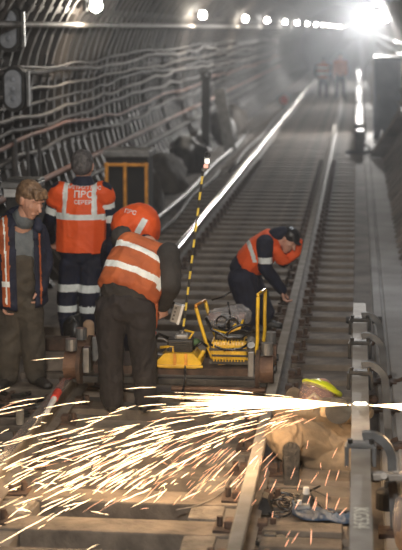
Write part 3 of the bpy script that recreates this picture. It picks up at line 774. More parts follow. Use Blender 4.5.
mb = MB(); mb.box(c + Rm @ V((.038, 0, 0)), (.022, .064, .155), rot=Rm, bev=.006); mb.build('side_plate', M['white'], root)
mb = MB()
for q in (-.045, -.015, .015, .045): mb.cyl(c + Rm @ V((-.008, -.028, q)), c + Rm @ V((-.008, -.038, q)), .009, n=8)
mb.build('button', M['black'], root)
mb = MB(); mb.tube([c + V((-.01, .0, .07)), at(170, 300, 11.2), at(160, 297, 11.25), at(150, 302, 11.3)], .011, 6); mb.build('lead', M['hose'], root)

# ---- the man bent over between the two (only his back shows)
def man_behind():
    Y = 12.6
    root = thing('person', gnd(128, 360), 'person bent low in a bright orange vest, hidden behind the one in the dirty vest', 'person')
    pel, nk = at(119, 240, Y + .1), at(150, 226, Y - .15)
    hipz = pel.z
    T, F = torso_chain(pel, nk, (0, .9, .55), 1.0, 1.0, .02, 0)
    T = [ell(at(129, 225, Y), (.15, .19, .15)), ell(at(139, 219, Y), (.16, .18, .13)), ell(at(149, 228, Y - .05), (.09, .17, .15))]
    shR = at(146, 240, Y - .2); armR = limb([shR, at(150, 262, Y - .25), at(158, 285, Y - .2)], [.07, .055, .045])
    shL = at(140, 236, Y + .1); armL = limb([shL, at(142, 262, Y + .2), at(150, 285, Y + .1)], [.07, .055, .045])
    hL, hR = at(116, 250, Y + .1), at(122, 252, Y - .1); kL, kR = at(112, 310, Y + .1), at(126, 312, Y - .1); aL, aR = at(112, 350, Y + .12), at(124, 356, Y - .1); aL.z = aR.z = .09
    legL = limb([hL, kL, aL], [.13, .085, .07]); legR = limb([hR, kR, aR], [.13, .085, .07])
    hc = at(143, 254, Y - .02); H = head_hulls(hc, (.6, -.3, -.8), (.8, 0, .5), .95)
    neck = limb([at(143, 238, Y - .05), hc], [.07, .06])
    hn = [hand_hulls(armR[2][0], (.1, 0, -1), (1, 0, 0)), hand_hulls(armL[2][0], (.1, 0, -1), (1, 0, 0))]
    body(root, [(T, .85), (armL, .85), (armR, .85), (legL, .85), (legR, .85), (neck, 1)], H, hn)
    hair(root, hc, H[1], H[2], M['hairg'], .95)
    shell('jacket', [T, armL, armR], M['navy'], root, -.01, .012, .006, 31)
    shell('trousers', [[ell(hL, .13), ell(hR, .13)], legL, legR], M['navy'], root, .006, .012, .012, 32)
    A, B = at(150, 213, Y), at(137, 236, Y)
    def white(p):
        q = p - A; d = (B - A).normalized(); r = q - d * q.dot(d)
        return p.y < Y + .05 and abs(q.dot(rgt) * d.dot(upv) - q.dot(upv) * d.dot(rgt)) < .026 and q.dot(d) > .03
    v = shell('vest', [T], M['orange'], root, .012, .010, .006, 33, masks=[(M['refl'], white)])
    text_on('lettering', 'ПВС', .05, at(129, 213, Y - .3), (rgt - upv * .25), (upv + rgt * .25), M['text'], root, v)
    for a in (aL, aR): shell('boot', boot_hulls(a, (.8, -.4, 0)), M['boot'], root, .006, .011, .003)
man_behind()

# ---- the man bending at the right rail
def man_right():
    Y = 14.2
    root = thing('person', gnd(256, 336), 'person in a dark cap and orange vest bending over by the right rail', 'person')
    pel, nk = at(243, 270, Y), at(276, 236, Y - .1)
    T, F = torso_chain(pel, nk, (.1, 1, .05), .98, 1.12, .01, 0)
    shN, shF = at(265, 243, Y - .22), at(277, 240, Y + .15)
    eN, wN = at(265, 268, Y - .22), at(282, 290, Y - .12); eF, wF = at(284, 262, Y + .1), at(288, 250, Y - .02)
    armN = limb([shN, eN, wN], [.082, .066, .046]); armF = limb([shF, eF, wF], [.07, .055, .045])
    hL, hR = at(243, 280, Y - .1), at(247, 280, Y + .12); kL, kR = at(252, 312, Y - .12), at(263, 312, Y + .1); aL, aR = at(246, 333, Y - .1), at(262, 330, Y + .12); aL.z = aR.z = .09
    legL = limb([hL, kL, aL], [.14, .105, .085]); legR = limb([hR, kR, aR], [.14, .10, .08])
    hc = at(288, 240, Y - .12); H = head_hulls(hc, (.62, -.45, -.62), (.5, -.1, .8), 1.0)
    neck = limb([nk, hc + V((-.03, 0, -.02))], [.075, .06])
    hn = [hand_hulls(wN, (.2, -.1, -1), (1, 0, 0), 1.05, .7), hand_hulls(wF, (.4, -.3, .3), (1, 0, 0), 1.0, 1.2)]
    body(root, [(T, .85), (armN, .85), (armF, .85), (legL, .85), (legR, .85), (neck, 1)], H, hn)
    P = H[2]
    bm = bmesh.new(); hulls(bm, [ell(P(0, -.01, .065), (.088, .102, .07), H[1]), ell(P(0, -.02, .03), (.087, .095, .04), H[1])]); hulls(bm, [ell(P(-.03, .085, .052), (.03, .045, .008), H[1]), ell(P(.03, .085, .052), (.03, .045, .008), H[1])])
    me = remesh(bm, .008, 2); put('cap', me, M['black'], root, True)
    shell('collar', [[ell(nk + V((.02, 0, .02)), (.10, .11, .07)), ell(nk + V((.07, -.03, .05)), (.075, .08, .05))]], M['navy'], root, 0, .01, .004, 2)
    near = lambda p, a, b, r: (p - a - (b - a) * max(0, min(1, (p - a).dot(b - a) / (b - a).length_squared))).length < r
    L = (eN - shN)
    shell('jacket', [T, armN, armF], M['navy'], root, .004, .012, .008, 41, masks=[(M['refl'], lambda p: near(p, shN, eN, .11) and .56 < (p - shN).dot(L) / L.length_squared < .80 and p.y < Y - .12)])
    shell('trousers', [[ell(hL, .14), ell(hR, .14)], legL, legR], M['navy'], root, .01, .012, .016, 42)
    loc = local(pel, F)
    back = [T[1:], [ell(T[0][0] + F[2] * .10, (.17, .145, .06), F), ell(T[2][0], (.19, .15, .1), F)]]
    front = [ell(at(276, 250, Y - .22), (.05, .03, .05)), ell(at(283, 262, Y - .16), (.07, .035, .03)), ell(at(297, 252, Y - .08), (.035, .03, .05)), ell(at(300, 242, Y - .05), (.03, .03, .04))]
    def arm(p): return near(p, shN - V((0, 0, 0)), eN, .085) and p.y < Y - .1
    v = shell('vest', back, M['orange'], root, .012, .010, .006, 43, masks=[(M['refl'], lambda p: abs((p - at(251, 250, Y - .2)).dot((rgt * .95 + upv * .3).normalized())) < .018 and p.z > at(250, 262, Y - .2).z)])
    shell('vest_front_flap', [front], M['orange'], root, 0, .009, .008, 44)
    for a in (aL, aR): shell('boot', boot_hulls(a, (1, -.2, 0)), M['boot'], root, .006, .011, .003)
man_right()

# ---- the cutter crouching between the rails, yellow helmet with face shield
def cutter():
    Y = 10.0
    root = thing('person', gnd(305, 482), 'person in dusty khaki clothes and a yellow helmet crouching to cut the rail', 'person')
    pel = V((-.28, 9.95, .34)); nk = at(308, 405, Y + .18)
    pel = at(326, 445, 9.95); nk = at(303, 410, Y + .12)
    T = [ell(pel, (.19, .16, .16)), ell(at(314, 428, Y), (.18, .17, .15)), ell(at(300, 418, Y + .08), (.17, .14, .12))]
    shL, shR = at(285, 414, Y), at(318, 412, Y + .22)
    eR, wR = at(338, 424, Y + .05), at(354, 410, Y - .05); eL, wL = at(295, 398, Y + .3), at(320, 408, Y + .35)
    armR = limb([shR, eR, wR], [.075, .06, .048]); armL = limb([shL, eL, wL], [.085, .065, .05])
    kL = at(284, 434, 9.72); aL = at(289, 474, 9.55); aL.z = max(aL.z, .13)
    legL = limb([pel, kL, aL], [.15, .125, .07]); 
    kR = at(352, 436, 9.95); fR = at(350, 462, 9.85); legR = limb([pel, kR, fR], [.13, .085, .07])
    legR2 = limb([at(312, 458, 9.85), at(345, 464, 9.8)], [.075, .07])
    hc = at(319, 395, Y + .22); H = head_hulls(hc, (-.38, -.80, .42), (.42, .55, .72), 1.08)
    neck = limb([nk, hc], [.08, .065])
    body(root, [(T, .85), (armL, .85), (armR, .85), (legL, .85), (legR, .85), (neck, 1)], H, [])
    shell('jacket', [T, armL, armR], M['khaki'], root, .006, .011, .020, 51)
    shell('trousers', [[ell(pel, .16)], legL, legR, legR2], M['khaki'], root, .008, .011, .020, 52)
    for (wq, d) in ((wR, (1, -.1, .3)), (wL, (1, -.2, -.1))):
        bm = bmesh.new()
        for c_ in hand_hulls(wq, d, (0, -.5, -1), 1.15, .9): hulls(bm, c_)
        put('work_glove', remesh(bm, .006, 1), M['glove'], root, True)
    # boot: sole turned towards the viewer
    so = at(291, 466, 9.42)
    F = (rgt, -fwd, upv)
    bm = bmesh.new(); hulls(bm, [ell(so + upv * .11, (.058, .06, .05), F), ell(so - upv * .02, (.058, .06, .06), F), ell(so - upv * .11, (.054, .06, .045), F)])
    bt = put('boot', remesh(bm, .009, 2), M['boot'], root, True)
    mb = MB(); b = bmesh.new(); hulls(b, [ell(so + upv * .115 - fwd * .055, (.060, .014, .045), F), ell(so - upv * .01 - fwd * .055, (.052, .014, .05), F)]); hulls(b, [ell(so - upv * .01 - fwd * .055, (.052, .014, .05), F), ell(so - upv * .12 - fwd * .055, (.054, .016, .04), F)])
    for q in range(7):
        for r_ in (-1, 0, 1):
            p = so + upv * (.14 - q * .045) - fwd * .066 + rgt * .028 * r_; hulls(b, [ell(p, (.010, .008, .014), F)])
    sl = put('sole', remesh(b, .006, 1), M['sole'], bt, True)
    # helmet with yellow rim, visor
    F2, P = H[1], H[2]
    bm = bmesh.new(); hulls(bm, [ell(P(0, -.01, .055), (.112, .128, .050), F2)])
    me = remesh(bm, .008, 2); b = bmesh.new(); b.from_mesh(me)
    bmesh.ops.delete(b, geom=[f for f in b.faces if (f.calc_center_median() - P(0, 0, 0)).dot(F2[2]) < .045], context='FACES'); b.to_mesh(me); b.free()
    he = put('helmet', me, M['yelh'], root, True); he.modifiers.new('thickness', 'SOLIDIFY').thickness = .006
    mb = MB(); pts = [P(.118 * math.cos(a), -.01 + .134 * math.sin(a), .05) for a in [2 * math.pi * i / 32 for i in range(32)]]
    mb.tube(pts, .019, 8, closed=True); mb.build('helmet_rim', M['yelh'], he)
    vs = []; fs = []
    for i in range(13):
        a = math.radians(10 + 160 * i / 12)
        for z in (.05, -.03, -.12): vs.append(tuple(P(.125 * math.cos(a), .145 * math.sin(a), z)))
    for i in range(12):
        for k in range(2): fs.append((i * 3 + k, i * 3 + k + 1, i * 3 + k + 4, i * 3 + k + 3))
    me = bpy.data.meshes.new('face_shield'); me.from_pydata(vs, [], fs); o = put('face_shield', me, M['visor'], root, True); o.modifiers.new('t', 'SOLIDIFY').thickness = .003
    # cut-off grinder held at the rail
    g = at(360, 409, 9.62)
    rt = thing('rail_saw', V((CX - .1, yc, ZT - .06)), 'dusty disc saw held by the crouching person at the hot cut', 'saw')
    mb = MB(); mb.cyl((CX - .075, yc + .0, ZT + .0), (CX - .085, yc + .0, ZT + .0), .02); mb.cyl((CX - .14, yc + .012, ZT - .055), (CX - .14, yc + .016, ZT - .055), .085, n=32); mb.build('cutting_disc', M['dsteel'], rt)
    mb = MB(); mb.box((CX - .20, yc + .09, ZT - .05), (.12, .14, .11), bev=.03); mb.build('motor', M['khaki'], rt)
    mb = MB(); mb.tube([(CX - .24, yc + .1, ZT - .02), (CX - .30, yc + .12, ZT + .03), (CX - .36, yc + .1, ZT - .02), (CX - .3, yc + .08, ZT - .07)], .014, 8); mb.build('handle', M['glove'], rt)
cutter()

# ---- two far workers on the track
def far_worker(px, pt, pb, lab, w_, colr, seed, stripes):
    g = gnd(px, pb); Y = g.y; h = at(px, pt, Y).z
    root = thing('person', g, lab, 'person'); s = h / 1.75
    P = lambda x, y, z: g + V((x, y, z)) * s
    T = [ell(P(0, 0, .95), (.17 * w_, .13, .12)), ell(P(0, -.05, 1.2), (.19 * w_, .15, .13)), ell(P(0, -.1, 1.42), (.2 * w_, .13, .09))]
    aL, aR = P(-.12, 0, .09), P(.14, -.05, .09); legL = limb([P(-.1, 0, .9), P(-.12, -.03, .5), aL], [.12, .09, .08]); legR = limb([P(.1, 0, .9), P(.13, -.08, .5), aR], [.12, .09, .08])
    armL = limb([P(-.24 * w_, -.08, 1.4), P(-.30 * w_, -.1, 1.12), P(-.22, -.3, .92)], [.08, .065, .05]); armR = limb([P(.24 * w_, -.08, 1.4), P(.30 * w_, -.1, 1.12), P(.2, -.3, .92)], [.08, .065, .05])
    hc = P(0, -.16, 1.62); H = head_hulls(hc, (0, -1, -.4), (0, -.3, 1), 1.0)
    body(root, [(T, .85), (armL, .85), (armR, .85), (legL, .85), (legR, .85), (limb([P(0, -.1, 1.45), hc], [.07, .06]), 1)], H, [hand_hulls(armL[2][0], (0, -.3, -1), (1, 0, 0)), hand_hulls(armR[2][0], (0, -.3, -1), (-1, 0, 0))])
    hair(root, hc, H[1], H[2], M['hairg'])
    shell('trousers', [T[:1], legL, legR], M['navy'], root, .004, .02, .01, seed)
    shell('jacket', [T, armL, armR], M['navy'] if stripes else M[colr], root, .004, .02, .008, seed + 1)
    z0 = P(0, 0, 1.08).z
    shell('vest', [T[0:], [ell(P(0, -.02, 1.0), (.22 * w_, .17, .1)), ell(P(0, -.08, 1.38), (.27 * w_, .17, .1))]], M[colr], root, .016, .02, .008, seed + 2, masks=[(M['refl'], lambda p: stripes and (abs(p.z - z0) < .06 or abs(p.z - z0 - .22) < .05))])
    for a in (aL, aR): shell('boot', boot_hulls(a, (0, -1, 0)), M['boot'], root, .006, .02, .003)
far_worker(323, 58, 98, 'far person in a reddish vest with two white stripes, left of the other far one', 1.2, 'orange2', 61, True)
far_worker(340, 53, 99, 'far person in a reddish vest close to the right rail', .8, 'orange2', 71, False)

# ================================================================== THE TROLLEY AND WHAT IT CARRIES
YC = 11.15
root = thing('rail_trolley', (-1.4, YC + .2, .18), 'low rusty trolley on the rails carrying tools', 'trolley')
DZ = .30
mb = MB(); mb.box((-1.38, YC + .28, DZ), (1.22, .52, .035), bev=.006)
mb.prism([(0, 0), (.05, 0), (.05, .06), (0, .06)], (-1.98, YC, DZ - .045), (-.80, YC, DZ - .045), (0, 1, 0), (0, 0, 1)); mb.build('deck', M['rust'], root)
mb = MB(); mb.box((-1.4, YC + .03, DZ - .10), (1.5, .05, .05), bev=.005); mb.box((-1.4, YC + .53, DZ - .03), (1.5, .05, .06), bev=.005); mb.build('cross_beam', M['dsteel'], root)
mb = MB(); mb.box((-1.04, YC - .012, DZ - .012), (.50, .02, .055), bev=.004); mb.build('name_plate', M['rust'], root)
mb = MB(); mb.cyl((-1.38, YC - .0, DZ - .15), (-.66, YC - .0, DZ - .15), .02); mb.build('axle', M['rustb'], root)
for (x, y) in ((-.645, YC + .0), (-2.155, YC + .0), (-.645, YC + .42), (-2.155, YC + .42)):
    sgn = 1 if x > -1.4 else -1
    mb = MB(); mb.cyl((x - .055 * sgn, y, .315), (x + .05 * sgn, y, .315), .105, n=28); mb.build('wheel', M['rustb'], root)
    wz = root.children[-1]
    mb = MB(); mb.cyl((x - .085 * sgn, y, .315), (x - .055 * sgn, y, .315), .145, n=28); mb.build('flange', M['rust'], wz)
    mb = MB(); mb.cyl((x - .1 * sgn, y, .315), (x + .065 * sgn, y, .315), .03, n=12); mb.build('hub', M['dsteel'], wz)
    mb = MB(); mb.box((x - .12 * sgn, y, .36), (.05, .1, .2), bev=.01); mb.cyl((x - .0 * sgn, y, .43), (x - .0 * sgn, y, .52), .045, n=14); mb.build('axle_box', M['gsteel'], root)
mb = MB(); mb.tube([at(258, 368, YC), at(262, 356, YC), at(266, 344, YC + .1)], .014, 6); mb.build('lever', M['gsteel'], root)
# yellow hydraulic pump
def pump():
    c = V((at(182, 368, YC + .15).x, YC + .06, DZ + .018)); root = thing('hydraulic_pump', c, 'yellow petrol pump unit on the left of the trolley', 'pump')
    pr = [(-.155, 0), (.14, 0), (.175, .03), (.17, .05), (.11, .115), (-.11, .115), (-.18, .045), (-.185, .02)]
    mb = MB(); mb.prism(pr, c + V((0, -.12, 0)), c + V((0, .16, 0)), (1, 0, 0), (0, 0, 1)); bmesh.ops.bevel(mb.bm, geom=list(mb.bm.edges), offset=.008, segments=2, affect='EDGES')
    mb.build('tray', M['yel'], root)
    mb = MB(); mb.box(c + V((0, -.13, .022)), (.37, .03, .018), bev=.004); mb.build('lip', M['yel'], root)
    for dx in (-.03, .055):
        mb = MB(); mb.box(c + V((dx, -.128, .07)), (.022, .02, .10), bev=.004); mb.build('strap', M['oran_m'], root)
    mb = MB(); mb.box(c + V((.0, .02, .16)), (.20, .16, .10), bev=.02)
    for q in range(6): mb.box(c + V((0, -.062, .125 + q * .014)), (.16, .02, .006))
    mb.build('engine', M['dsteel'], root)
    mb = MB(); mb.box(c + V((.01, .01, .225)), (.10, .08, .045), bev=.015); mb.cyl(c + V((.01, .01, .245)), c + V((.01, .01, .27)), .02); mb.build('fuel_tank', M['gsteel'], root)
    mb = MB(); mb.torus(c + V((-.15, -.03, .15)), .065, .009, (0, 1, .1), arc=(1.2, 5.2)); mb.build('carry_handle', M['gsteel'], root)
    mb = MB(); mb.tube([c + V((-.15, -.06, .15)), c + V((-.05, -.06, .16)), c + V((-.05, -.08, .08))], .012, 6); mb.build('yellow_pipe', M['yel'], root)
    mb = MB(); mb.tube([c + V((.06, .0, .2)), c + V((.1, .0, .26)), c + V((.03, .02, .27))], .010, 6); mb.build('yellow_pipe', M['yel'], root)
    mb = MB(); mb.tube([c + V((.13, -.1, .03)), c + V((.19, -.1, .14))], .016, 6); mb.build('yellow_pipe', M['yel'], root)
    mb = MB(); mb.tube([c + V((.1, -.05, .14)), c + V((.17, -.08, .20)), c + V((.21, 0, .15)), c + V((.19, .1, .05))], .012, 6); mb.tube([c + V((-.1, .05, .2)), c + V((-.17, .02, .24)), c + V((-.22, -.03, .17)), c + V((-.21, -.05, .05)), c + V((-.19, -.1, -.02))], .012, 6)
    mb.tube([c + V((.05, -.14, .03)), c + V((.055, -.17, -.08)), c + V((.03, -.17, -.18)), c + V((.045, -.16, -.24))], .008, 6); mb.build('hose', M['hose'], root)
    mb = MB(); mb.sph(c + V((-.24, .04, .24)), (.05, .04, .03)); mb.box(c + V((-.27, .03, .28)), (.06, .04, .05), bev=.012); mb.build('red_cap', M['red'], root)
    mb = MB(); mb.sph(c + V((.11, .06, .17)), (.04, .04, .03)); mb.build('green_cap', mat('green_plastic', (.08, .16, .06)), root)
    # striped lamp pole standing in the pump unit
    A, B = c + V((.01, .08, .26)), at(203, 171, YC + .3)
    rt = thing('lamp_pole', A, 'thin yellow and black striped pole with a small lamp on top, standing on the trolley', 'pole')
    mb = MB(); mb.cyl(A, B, .0095, n=8); mb.build('pole', M['tape'], rt)
    d = (B - A).normalized()
    mb = MB(); mb.cyl(B, B + V((.02, 0, .03)), .02); mb.box(B + V((.03, 0, .06)), (.045, .04, .09), bev=.008); mb.build('lamp_housing', M['gsteel'], rt)
    hm = rt.children[-1]
    mb = MB(); mb.box(B + V((.034, -.022, .078)), (.036, .01, .035), bev=.004); mb.build('white_light', M['whlamp'], hm)
    mb = MB(); mb.box(B + V((.024, -.022, .04)), (.034, .01, .028), bev=.004); mb.build('red_light', M['redlamp'], hm)
    mb = MB(); mb.torus(B + V((.035, 0, .125)), .02, .005, (0, 1, 0)); mb.build('hook', M['dsteel'], hm)
pump()
# tube frame machine with yellow ribbed motor and black hoses
def machine():
    c = V((at(232, 362, YC + .1).x, YC + .15, DZ + .02)); root = thing('generator', c, 'yellow ribbed machine in a U-shaped tube frame with black hoses on the trolley', 'machine')
    def U(y): return [q + V(((y > YC + .3) * .035, (y > YC + .3) * .33, (y > YC + .3) * .0)) for q in UU]
    y = YC + .06; UU = [at(196, 308, y), at(200, 322, y), at(206, 342, y), at(212, 357, y), at(219, 363.5, y), at(235, 361.5, y), at(250, 358, y), at(256, 352, y), at(257.5, 340, y), at(257.5, 320, y), at(258, 297, y)]
    for y in (YC + .06, YC + .42):
        mb = MB(); mb.tube(U(y), .014, 10); o = mb.build('tube_frame', M['yel'], root)
    for k in (0, 10):
        mb = MB(); mb.tube([U(YC + .06)[k], U(YC + .24)[k] + V((0, 0, .02)), U(YC + .42)[k]], .0125, 8); mb.build('grip', M['yel'] if k else M['oran_m'], root)
    mid = at(230, 348, YC + .13)
    mb = MB(); mb.box(mid, (.28, .22, .15), bev=.03)
    for q in range(11):
        mb.box(mid + V((-.115 + q * .023, 0, 0)), (.010, .235, .165), bev=.002)
    mb.build('ribbed_motor', M['yel'], root)
    mb = MB(); mb.box(mid + V((0, -.115, .012)), (.30, .02, .018)); mb.box(mid + V((.02, -.118, -.035)), (.3, .02, .014)); mb.build('belt', M['black'], root)
    mb = MB(); mb.box(mid + V((0, 0, -.09)), (.30, .22, .03)); mb.box(mid + V((.0, .0, .10)), (.22, .18, .06), bev=.02); mb.build('engine_block', M['dsteel'], root)
    mb = MB(); mb.tube([at(214, 330, YC + .1), at(226, 333, YC + .06), at(240, 328, YC + .06), at(243, 320, YC + .1)], .010, 6); mb.tube([at(226, 336, YC + .06), at(236, 324, YC + .04)], .010, 6); mb.build('yellow_bracket', M['yel'], root)
    mb = MB(); R = random.Random(3)
    for q in range(10):
        cc = at(R.uniform(236, 248), R.uniform(333, 350), YC + R.uniform(.04, .2)); n = (R.uniform(-.35, .35), -1, R.uniform(-.5, .5))
        mb.torus(cc, R.uniform(.07, .13), R.uniform(.007, .011), n, arc=(R.uniform(0, 3), R.uniform(3.5, 6.2)), sc2=(1, R.uniform(.45, .9)), k=6)
    mb.tube([at(203, 336, YC + .1), at(212, 345, YC + .03), at(224, 350, YC), at(240, 349, YC), at(252, 342, YC + .05)], .011, 6)
    mb.tube([at(206, 318, YC + .1), at(212, 330, YC + .03), at(226, 337, YC), at(240, 338, YC), at(254, 330, YC + .05)], .011, 6)
    mb.build('hoses', M['hose'], root)['label'] = 'tangle of glossy black hoses'
    mb = MB(); mb.sph(at(251, 345, YC + .1), (.05, .05, .07)); mb.cyl(at(251, 352, YC + .06), at(251, 345, YC - .0), .03); mb.build('coupling', M['gsteel'], root)
machine()
# bag of tools on top
c = at(228, 316, YC + .28); root = thing('tool_bag', c - V((0, 0, .1)), 'clear plastic bag with pinkish packets on top of the yellow machine', 'bag')
b = bmesh.new(); hulls(b, [ell(c + V((-.08, 0, -.02)), (.09, .12, .08)), ell(c + V((.08, 0, .0)), (.10, .12, .09))]); me = remesh(b, .008, 1)
for v in me.vertices: v.co += v.normal * (.028 * noise.noise(v.co * 14) + .016 * noise.noise(v.co * 34))
put('plastic_sheet', me, M['plastic'], root)
for (dx, dz, m, sz) in ((-.10, -.005, 'pink', (.10, .1, .05)), (.09, .0, 'pink', (.09, .1, .055)), (0, -.02, 'black', (.12, .12, .08)), (0, -.055, 'dsteel', (.28, .14, .03))):
    mb = MB(); mb.box(c + V((dx, 0, dz)), sz, bev=.015); mb.build('packet', M[m], root)
mb = MB(); mb.torus(at(232, 325, YC + .1), .05, .008, (.2, -1, .2)); mb.torus(at(222, 322, YC + .12), .045, .007, (-.3, -1, 0)); mb.tube([at(228, 302, YC + .16), at(230, 315, YC + .12), at(228, 330, YC + .1)], .007, 6)
mb.tube([at(212, 300, YC + .2), at(222, 297, YC + .15), at(231, 292, YC + .15)], .007, 6); mb.build('cables', M['hose'], root)
mb = MB(); mb.box(c + V((0, 0, -.12)), (.20, .14, .08), bev=.02); mb.build('crate', M['dsteel'], root)

# ================================================================== SMALL THINGS ON THE GROUND
def obj(mb, name, m, lab, cat, group=None):
    return tag(mb.build(name, M[m] if isinstance(m, str) else m), lab, cat, group)
# things behind and between the left men
g = gnd(89, 358); mb = MB(); mb.cyl(g, g + V((.0, 0, .30)), .055, .05, 18); mb.sph(g + V((0, 0, .30)), (.05, .05, .045)); obj(mb, 'wooden_post', 'tan', 'short rounded tan wooden post beside the left leg of the bending person', 'post')
for i, (px, py, m, sz, lab) in enumerate(((52, 338, 'wood', (.5, .14, .10), 'dark wooden plank end on the ground behind the man in the open jacket'), (48, 352, 'rust', (.35, .12, .12), 'rusty beam end right of the overalls'), (50, 372, 'wood', (.34, .16, .14), 'short wooden block right of the overalls, nearest of the three'),
                                       )):
    g = gnd(px, py); mb = MB(); mb.box(g + V((0, .1, sz[2] / 2)), sz, rot=Matrix.Rotation(.15 * i - .1, 3, 'Z'), bev=.012); obj(mb, 'timber_block', m, lab, 'timber')
R = random.Random(9)
# black bag / helmet glints between men
g = gnd(74, 345); root = thing('tool_sack', g, 'shiny black sack on the ground behind the back-turned person', 'sack')
mb = MB(); mb.sph(g + V((0, .1, .12)), (.13, .14, .15), 12)
for v in mb.bm.verts: v.co += V((1, 1, 1)) * .03 * noise.noise(v.co * 11)
mb.build('sack', M['black'], root); mb = MB(); mb.tube([g + V((-.04, .0, .2)), g + V((0, -.03, .27)), g + V((.04, 0, .2))], .008, 6); mb.build('strap', M['gsteel'], root)
g = gnd(128, 372); root = thing('equipment_case', g, 'dark equipment case between the legs of the bending person', 'case')
mb = MB(); mb.box(g + V((.0, .35, .17)), (.34, .22, .30), bev=.03); mb.build('shell', M['black'], root)
mb = MB(); mb.box(g + V((-.06, .235, .26)), (.10, .012, .035), rot=Matrix.Rotation(-.3, 3, 'Y')); mb.build('label_plate', M['white'], root)
mb = MB(); mb.tube([g + V((.0, .2, .2)), g + V((.08, .15, .1)), g + V((.1, .12, .02))], .012, 6); mb.build('cable', M['rustb'], root)
# hoses and tools at the left foot
def cable(pts, r, m, lab, name='cable', cat='cable', z=.015):
    P3 = []
    src = [gnd(*p[:2], p[2] if len(p) > 2 else z) for p in pts]
    for i in range(len(src) - 1):                                   # smooth interpolation
        p0, p1, p2, p3 = src[max(i - 1, 0)], src[i], src[i + 1], src[min(i + 2, len(src) - 1)]
        for k in range(6):
            t = k / 6; P3.append(.5 * ((2 * p1) + (p2 - p0) * t + (2 * p0 - 5 * p1 + 4 * p2 - p3) * t * t + (3 * p1 - p0 - 3 * p2 + p3) * t ** 3))
    P3.append(src[-1]); mb = MB(); mb.tube(P3, r, 7); return obj(mb, name, m, lab, cat)
cable([(-5, 398), (10, 403), (24, 406), (40, 400), (54, 398)], .016, 'hose', 'black hose lying behind the front left debris')
cable([(-5, 415), (8, 408), (20, 412), (34, 408), (50, 404)], .012, 'gsteel', 'thin grey cable across the debris at the left edge')
cable([(0, 392), (16, 396), (30, 393)], .018, 'hose', 'black hose at the feet of the man in the open jacket')
cable([(0, 472), (20, 470), (36, 482), (60, 495), (76, 495)], .004, 'cable', 'thin pale wire curling over the sleepers at the lower left', z=.012)
cable([(176, 510), (196, 506), (214, 498), (230, 486), (236, 478)], .005, 'cable', 'thin pale wire curving to the right rail over the trough', z=.012)
g = gnd(20, 424); root = thing('bottle', g, 'small pale bottle standing among the debris at the left', 'bottle')
mb = MB(); mb.cyl(g, g + V((0, 0, .10)), .03, n=14); mb.sph(g + V((0, 0, .10)), (.03, .03, .02)); mb.build('bottle_body', M['glove'], root)
mb = MB(); mb.cyl(g + V((0, 0, .115)), g + V((0, 0, .15)), .012); mb.build('cap', M['dsteel'], root)
g = gnd(52, 401); root = thing('pry_bar', g, 'bar with a red painted tip lying on the left rail', 'bar')
A, B = gnd(47, 412, .20), gnd(58, 392, .24)
mb = MB(); mb.cyl(A, B, .018, .024); mb.build('shaft', M['white'], root)
mb = MB(); mb.cyl(B + (A - B) * .35, B, .028, .03); mb.build('tip', M['red'], root)
for i in range(9):
    px, py = R.uniform(-2, 46), R.uniform(396, 420); g = gnd(px, py); a = R.uniform(0, 3.1); L = R.uniform(.1, .28)
    mb = MB(); mb.box(g + V((0, 0, .02)), (L, .035, .03), rot=Matrix.Rotation(a, 3, 'Z'), bev=.006); obj(mb, 'steel_offcut', 'dsteel' if i % 2 else 'rust', 'small dark steel offcut in the debris by the left rail', 'scrap', 'steel offcuts by the left rail')
for i in range(4):
    mb = MB(); g = gnd(3 + i * 10, 406 + (i % 2) * 7); mb.torus(g + V((0, 0, .02)), .05, .012, (0, .15, 1)); obj(mb, 'iron_ring', 'rust', 'rusty iron ring in the debris by the left rail', 'ring', 'rusty iron rings by the left rail')

# ---- right foreground: tarpaulin, cables, cone shaped fitting
def tarp():
    me = bpy.data.meshes.new('blue_tarpaulin'); vs = []; fs = []; nx, ny = 60, 14
    for j in range(ny):
        for i in range(nx):
            px = 292 + (372 - 292) * i / (nx - 1); t = j / (ny - 1)
            top = 503 + 9 * min(1, (i / nx) * 3) + 2 * math.sin(i * .2); bot = top + 12 - 2 * (i / nx)
            p = gnd(px, top + (bot - top) * t); h = .035 * math.sin(math.pi * min(1, t * 1.0)) ** .6 * (1 - .3 * i / nx) + .016 * noise.noise(V((i * .3, j * .5, 0)))
            vs.append((p.x, p.y, max(.004, h)))
    for j in range(ny - 1):
        for i in range(nx - 1): fs.append((j * nx + i, j * nx + i + 1, (j + 1) * nx + i + 1, (j + 1) * nx + i))
    me.from_pydata(vs, [], fs); o = put('blue_tarpaulin', me, M['blue'], None, True); o.modifiers.new('t', 'SOLIDIFY').thickness = .003
    tag(o, 'folded blue tarpaulin strip on the ground passing under the contact rail', 'tarpaulin')
tarp()
g = gnd(306, 503); root = thing('cable_connector', g, 'black cone-shaped connector with a white top by the boot', 'connector')
mb = MB(); mb.cyl(g + V((0, 0, 0)), g + V((0, 0, .06)), .075, .035, 18); mb.build('cone', M['black'], root)
mb = MB(); mb.cyl(g + V((0, 0, .055)), g + V((0, 0, .10)), .022, .018, 12); mb.build('top', M['white'], root)
g = gnd(301, 514); root = thing('plastic_bottle', g, 'small grey flask lying behind the right cable coil', 'flask')
mb = MB(); mb.cyl(g + V((-.03, 0, .03)), g + V((.05, .02, .035)), .03, n=14); mb.build('flask_body', M['gsteel'], root)
mb = MB(); mb.cyl(g + V((-.01, 0, .06)), g + V((-.01, 0, .085)), .014); mb.build('neck', M['white'], root)
